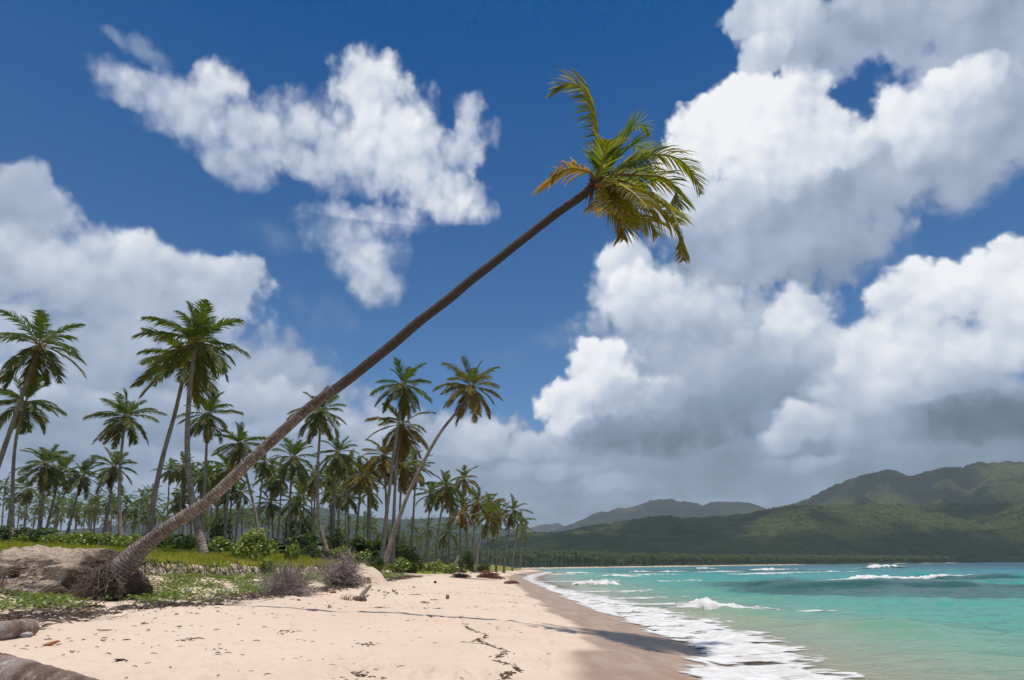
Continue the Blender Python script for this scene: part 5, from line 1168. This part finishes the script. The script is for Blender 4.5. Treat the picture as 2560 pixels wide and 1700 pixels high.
# big log, lower left: its axis runs in the photograph from (-60,1660) to (330,1712)
def lie(px, py, lift): p = onground(px, py); return p + [0, 0, lift]
l0, l1 = onground(-170, 1686), onground(470, 1850)
LR = .108
lp = np.array([l0 + (l1 - l0) * t + [0, 0, LR * .72 + .015 * math.sin(t * 6)] for t in np.linspace(0, 1, 7)])
Cc = catmull(lp - l0, 150); lc = np.linspace(0, 1, 150); ringm = (lc * 11) % 1.0
Rr = LR * (1 + .035 * np.where(lc > .38, 1 - ringm, .15 * np.sin(lc * 40)) + .05 * perlin(lc * 11, lc * 0, 3) + .03 * perlin(lc * 40, lc * 0, 4)) * (1.06 - .12 * lc)
V, q, tr, ln = tube(Cc, Rr, 28, wob=.035, seed=8)
lg = link("fallen_log", mesh_from("fallen_log", V, [q, tr], [M_LOG, M_LOG2], dict(along=ln), fmat=np.concatenate([(np.repeat(np.arange(149), 28) > 62) * 1, np.zeros(56)])), loc=l0); tag(lg, "big fallen palm log with ringed brown bark lying on the sand in the corner", "log", "palm logs on the beach")
l0 = lie(-40, 1604, .0); l1 = lie(74, 1588, .0); RL = .095
P = np.array([l0 + (l1 - l0) * t + [0, 0, RL * .75] for t in np.linspace(0, 1, 5)])
lg2 = tube_obj("fallen_log", P, [.10, .10, .098, .095, .10, .085], 20, M_LOG, n=40, wob=.05, seed=3, loc=l0); tag(lg2, "shorter grey log with a splintered end behind the big ringed log", "log", "palm logs on the beach")
sp = Soup()
for i in range(26):
    a = rs_.uniform(0, 6.28); d = (l1 - l0) / np.linalg.norm(l1 - l0); o_ = np.array([-d[1], d[0], 0]) * math.cos(a) * .07 + np.array([0, 0, 1]) * math.sin(a) * .07 + (P[-1] - l0)
    V, q, tr, ln = tube(np.array([o_ - d * .06, o_ + d * rs_.uniform(.0, .05)]), [.018, .006], 4); sp.add(V, tr, q)
s_ = link("splinter", sp.mesh("splinter", [M_RAW]), lg2); s_['kind'] = 'stuff'
def rock_mesh(name, r, seed, mat, sub=3, amp=.18):
    bm = bmesh.new(); bmesh.ops.create_icosphere(bm, subdivisions=sub, radius=1)
    v = np.array([x.co[:] for x in bm.verts]); f = np.array([[x.index for x in q.verts] for q in bm.faces]); bm.free()
    k = 1 + amp * fbm(v[:, 0] * 1.6 + seed, v[:, 1] * 1.6 + v[:, 2] * 1.3, 4, 500 + seed)
    return mesh_from(name, v * k[:, None] * np.array(r), [f], [mat])
M_STONE = simple_mat("beach_stone", (.26, .24, .235), (.40, .37, .35), 20); M_TAN = simple_mat("tan_stone", (.42, .31, .22), (.52, .42, .32), 15)
M_HUSK = simple_mat("dry_husk", (.17, .085, .04), (.30, .165, .085), 18); M_HUSKD = simple_mat("dark_husk", (.05, .028, .02), (.11, .06, .04), 18)
def stone(name, px, py, wpx, hpx, mat, label, cat, seed, group=None, depth=1.0):
    p = onground(px, py); k = np.dot(p - [0, 0, CAMZ], cF) / FPX; w, h = wpx * k / 2, hpx * k / 2
    o = link(name, rock_mesh(name, (w, w * depth, h), seed, mat), loc=p + [0, 0, h * .6], rot=(0, 0, .4 * seed)); tag(o, label, cat, group); return o
stone("stone", 56, 1593, 40, 16, M_STONE, "flat grey stone half buried under the splintered log end", "stone", 1)
stone("stone", 470, 1486, 17, 15, M_STONE, "round grey stone in the wrack line right of the slanting palm's foot", "stone", 2)
stone("stone", 480, 1501, 24, 10, M_TAN, "flat tan stone just below the round grey stone", "stone", 3)
stone("stone", 68, 1549, 26, 14, M_STONE, "pale grey stone in the wrack below the left end of the root mound", "stone", 4)
stone("stone", 722, 1486, 16, 12, M_STONE, "grey stone at the foot of the nearer dead bush", "stone", 5)
stone("stone", 735, 1482, 12, 12, M_STONE, "paler stone touching the grey stone at the nearer dead bush", "stone", 6)
stone("coconut_husk", 212, 1538, 26, 18, M_HUSK, "brown coconut husk at the lower edge of the wrack under the root mound", "coconut", 7)
stone("coconut_husk", 1119, 1497, 9, 13, M_HUSK, "orange brown husk lying alone on open sand below the dark coconut", "coconut", 8)
stone("coconut", 1088, 1458, 7, 7.5, M_HUSKD, "small dark coconut alone on the sand crest", "coconut", 9)
stone("coconut_husk", 746, 1504, 10, 8, M_HUSK, "round reddish husk beside the start of the trunk shadow", "coconut", 10)
stone("coconut_husk", 833, 1483, 15, 8, M_HUSK, "brown husk on the sand right of the nearer dead bush", "coconut", 11)
stone("coconut_husk", 642, 1494, 14, 10, M_HUSK, "reddish husk in the wrack left of the nearer dead bush", "coconut", 12)
stone("coconut_husk", 618, 1487, 16, 8, M_HUSK, "red brown husk half under the vines left of the reddish husk", "coconut", 13)
# dry leaf
def leaf_obj(px, py, wpx, mat, label, cat, name="dry_leaf", curl=.5, rz=0.3):
    p = onground(px, py); k = np.dot(p - [0, 0, CAMZ], cF) / FPX; L = wpx * k
    u, v = np.meshgrid(np.linspace(-.5, .5, 13), np.linspace(-1, 1, 7), indexing='ij'); wd = .30 * (np.cos(u * np.pi) ** .8)
    x, y, z = u * L, v * wd * L * .8, (np.abs(v) ** 1.6 * curl * wd + .5 * curl * u ** 2 + .25 * np.maximum(u, 0)) * L
    me = mesh_from(name, np.concatenate([np.stack([x, y, z], -1).reshape(-1, 3), np.stack([x, y, z - .004], -1).reshape(-1, 3)]), [grid_faces(13, 7), grid_faces(13, 7)[:, ::-1] + 91], [mat])
    return tag(link(name, me, loc=p + [0, 0, .008], rot=(.25, -.1, rz)), label, cat)
leaf_obj(128, 1615, 38, simple_mat("brown_leaf", (.33, .115, .045), (.42, .17, .07), 12, .6), "big curled orange brown leaf on the sand above the ringed log", "leaf")
leaf_obj(962, 1490, 9, simple_mat("teal_plastic", (.0, .22, .22), (.0, .30, .28), 5, .4), "small teal plastic scrap beside the seedlings on the sand", "plastic scrap", "plastic_scrap")
def stick(px0, py0, px1, py1, rpx, mat, label, cat="stick", name="stick", lift=.3, mid=None, group=None, ns=7):
    a, b = onground(px0, py0), onground(px1, py1); k = np.dot(a - [0, 0, CAMZ], cF) / FPX; r = rpx * k / 2
    P = [a + [0, 0, r * lift], (a + b) / 2 + [0, 0, r * lift + (mid or 0) * k], b + [0, 0, r * lift]]
    o = tube_obj(name, P, [r * .8, r, r * .9, r * .5], ns, mat, n=14, wob=.12, seed=int(px0)); return tag(o, label, cat, group)
M_DRIFT = simple_mat("driftwood", (.12, .075, .055), (.26, .19, .155), 12); M_RED = simple_mat("red_driftwood", (.13, .045, .035), (.24, .10, .075), 12); M_PINK = simple_mat("bare_stick", (.36, .19, .13), (.48, .28, .20), 12)
stick(246, 1576, 288, 1576, 4, M_PINK, "thin pinkish stick lying on the sand below the wrack"); stick(464, 1533, 514, 1537, 4, M_DRIFT, "thin brown stick on open sand right of the slanting palm")
stick(10, 1553, 58, 1546, 12, M_RED, "thick dark red driftwood piece in the wrack at the left edge", "driftwood", "driftwood"); stick(70, 1546, 110, 1538, 6, M_DRIFT, "slim dark stick running out from the pale grey stone")
d_ = tube_obj("driftwood", [lie(888, 1500, .02), lie(900, 1503, .05), lie(908, 1496, .12), lie(925, 1488, .25) + [0, 0, .0]], [.075, .07, .05, .035], 8, M_DRIFT, n=20, wob=.12); tag(d_, "bent driftwood branch with a raised tip near the trunk shadow", "driftwood")
k_ = link("twig_fork", tube_obj("twig_fork", [lie(905, 1500, .05), lie(912, 1503, .02), lie(905, 1506, .01)], [.05, .05, .03], 7, M_HUSKD, n=8).data, d_)
_dup = [o for o in col.objects if o.name.startswith("twig_fork") and o.parent is None]
for o in _dup: k_.location = Vector(o.location) - Vector(d_.location); bpy.data.objects.remove(o)
# leaning stump and wrack heaps far along the beach
s0 = onground(1128, 1431); st = tube_obj("palm_stump", [s0 - [0, 0, .1], s0 + [.25, 0, .55], s0 + [.62, 0, 1.25], s0 + [.80, 0, 1.75]], [.32, .25, .20, .17, .10], 12, M_TRUNK, n=24, wob=.1); tag(st, "broken grey palm stump leaning right at the vegetation edge", "stump")
sp = Soup()
for i in range(14):
    V, q, tr, ln = tube(np.array([[.05, 0, .1], [rs_.uniform(-.5, .3), rs_.uniform(-.4, .2), -.05]]), [.05, .02], 4); sp.add(V, tr, q)
r_ = link("root", sp.mesh("root", [M_ROOT]), st); r_['kind'] = 'stuff'
def heap(px, py, wpx, hpx, n, mat, label, name, cat, seed, lean=0.0, thick=.010, curve=.4, mode='heap'):
    rs = np.random.RandomState(seed); p = onground(px, py); k = np.dot(p - [0, 0, CAMZ], cF) / FPX; w, h = wpx * k / 2, hpx * k; s = Soup()
    for i in range(n):
        if mode == 'heap':
            c = np.array([rs.normal(0, .42) * w, rs.normal(0, .35) * w * .6, 0]); c[2] = abs(rs.normal(0, .45)) * h * max(.1, 1 - (c[0] / w) ** 2) ; a = rs.normal(0, .5) + (math.pi if rs.rand() < .5 else 0); l = w * rs.uniform(.3, .9)
            d = np.array([math.cos(a), math.sin(a) * .6, rs.normal(0, .18)]); P = [c - d * l / 2, c + [0, 0, curve * .2 * l], c + d * l / 2 - [0, 0, .06 * l]]
        else:      # upright bush of dead twigs fanning from the base
            a = rs.normal(lean, .75); b0 = np.array([rs.normal(0, .30) * w, rs.normal(0, .25) * w, 0.0]); l = h * rs.uniform(.45, 1.08) * (1 if abs(a) < 1 else .8)
            d = np.array([math.sin(a), rs.normal(0, .45), math.cos(a) * .95]); d /= np.linalg.norm(d)
            P = [b0, b0 + d * l * .5 + [rs.normal(0, .06) * w, 0, .06 * l], b0 + d * l + np.array([math.sin(a) * .18, rs.normal(0, .1), -abs(math.sin(a)) * .28]) * l]
            P = [np.array([q[0], q[1], max(q[2], .0)]) for q in P]
        r = thick * rs.uniform(.5, 1.3); V, q, tr, ln = tube(catmull(np.array(P), 4), np.linspace(r, r * .45, 4), 3, cap=False); s.add(V, None, q)
    return tag(link(name, s.mesh(name, [mat]), loc=p + [0, 0, -.02]), label, cat)
M_DEAD = simple_mat("dead_twig", (.17, .125, .115), (.40, .335, .315), 5, .95, lo=.3, hi=.7)
heap(712, 1488, 120, 92, 560, M_DEAD, "nearer dead grey bush of bare upright twigs behind the wrack line", "dead_bush", "bush", 1, thick=.008, mode='bush')
heap(860, 1462, 95, 62, 420, M_DEAD, "farther dead grey bush, a dense tangle of bent twigs beside a sand mound", "dead_bush", "bush", 2, thick=.013, curve=1.2)
heap(850, 1455, 85, 92, 260, M_DEAD, "thin grey twigs standing up behind the farther tangled bush", "dead_bush", "bush", 3, thick=.009, mode='bush')
heap(1222, 1446, 64, 17, 220, M_RED, "big red brown heap of dead fronds on the beach near the water", "frond_heap", "dead fronds", 4, thick=.03)
heap(1150, 1444, 56, 12, 110, M_RED, "flat fan of dead red brown fronds left of the big heap", "frond_heap", "dead fronds", 5, thick=.025)
heap(1150, 1431, 26, 10, 110, M_DEAD, "grey brush heap behind the leaning stump", "brush_heap", "brush", 6, thick=.03)
heap(1195, 1427, 24, 8, 80, M_DEAD, "small grey brush heap at the grass edge under the beach end palms", "brush_heap", "brush", 7, thick=.03)
heap(300, 1657, 38, 14, 120, M_HUSKD, "dark clump of palm fibre on the sand right of the ringed log", "fibre_clump", "fibre clump", 8, thick=.006)
heap(865, 1500, 60, 22, 60, M_HUSK, "sparse dry brown twigs standing in the sand left of the bent driftwood", "dry_weed", "dry plant", 9, thick=.004, mode='bush')
heap(350, 1490, 50, 66, 160, simple_mat("straw", (.30, .20, .11), (.48, .36, .22), 8, .9), "tuft of straw coloured dry grass right of the slanting palm's foot", "dry_grass_tuft", "dry grass", 10, thick=.005, mode='bush')
stick(1262, 1459, 1297, 1459, 9, M_RED, "red brown log washed up at the water's edge beyond the heaps", "log", "driftwood_log", mid=3)
stick(1395, 1430, 1412, 1430, 4, M_DRIFT, "tiny dark driftwood on the far sand spit", "driftwood", "driftwood")
# pale dead frond behind the root mound at the left edge
sp = Soup(); f0 = at_y(70, 1400, HY + 1.4); M_PALE = simple_mat("bleached_frond", (.42, .36, .27), (.58, .52, .42), 9, .8)
for i in range(34):
    e = at_y(rs_.uniform(-60, 20), rs_.uniform(1372, 1425), HY + 1.2 + rs_.uniform(-.3, .3)); V, q, tr, ln = tube(np.array([f0 + rs_.normal(0, .04, 3), (f0 + e) / 2 + [0, 0, .05], e]) - f0, [.009, .008, .003], 3, cap=False); sp.add(V, None, q)
tag(link("dead_frond", sp.mesh("dead_frond", [M_PALE]), loc=f0), "bleached dead palm frond lying behind the root mound at the left edge", "palm frond")
# seedlings
def seedling_mesh(seed):
    rs = np.random.RandomState(seed); s = Soup()
    for i in range(9):
        a = rs.uniform(0, 6.28); l = rs.uniform(.5, 1.0); d = np.array([math.cos(a), math.sin(a), rs.uniform(.3, 1.1)]) * l * .6; sd = np.array([-math.sin(a), math.cos(a), 0]) * .30 * l
        s.add([d * .25, d * .65 + sd, d + [0, 0, .02], d * .65 - sd], None, [(0, 1, 2, 3)], age=rs.uniform(.2, 1), tint=rs.rand())
    return s.mesh("seedling", [M_VINE])
SD = [seedling_mesh(i) for i in range(4)]
ORD = "first second third fourth fifth sixth seventh eighth ninth tenth eleventh twelfth thirteenth fourteenth fifteenth sixteenth".split()
SEED = [(258, 1604, 13), (262, 1598, 11), (358, 1562, 14), (348, 1590, 9), (338, 1592, 8), (370, 1577, 9), (450, 1570, 12), (441, 1537, 11), (498, 1524, 9), (544, 1530, 8), (478, 1566, 8), (658, 1570, 8), (180, 1632, 12), (195, 1632, 10), (730, 1502, 11), (825, 1519, 13), (915, 1473, 8), (930, 1476, 8), (948, 1478, 10), (960, 1482, 10), (970, 1484, 9), (985, 1480, 14), (990, 1486, 12), (1035, 1470, 9), (917, 1450, 18), (922, 1452, 16)]
for i, (px, py, h) in enumerate(SEED):
    p = onground(px, py); k = np.dot(p - [0, 0, CAMZ], cF) / FPX; s = h * k * 1.05
    n_ = sorted(SEED[:16] if i < 16 else SEED[16:24] if i < 24 else SEED[24:]).index((px, py, h)); o_ = ORD[n_]
    lab, grp = ((o_ + " seedling from the left on the open sand below the wrack", "seedlings on the open sand") if i < 16 else (o_ + " seedling from the left in the sparse row near the teal scrap", "seedlings near the teal scrap") if i < 24 else (o_ + " yellow green clump from the left at the sand mound's foot", "plants at the sand mound"))
    tag(link("seedling", SD[i % 4], loc=p, rot=(0, 0, i), sc=(s, s, s)), lab, "seedling", grp)
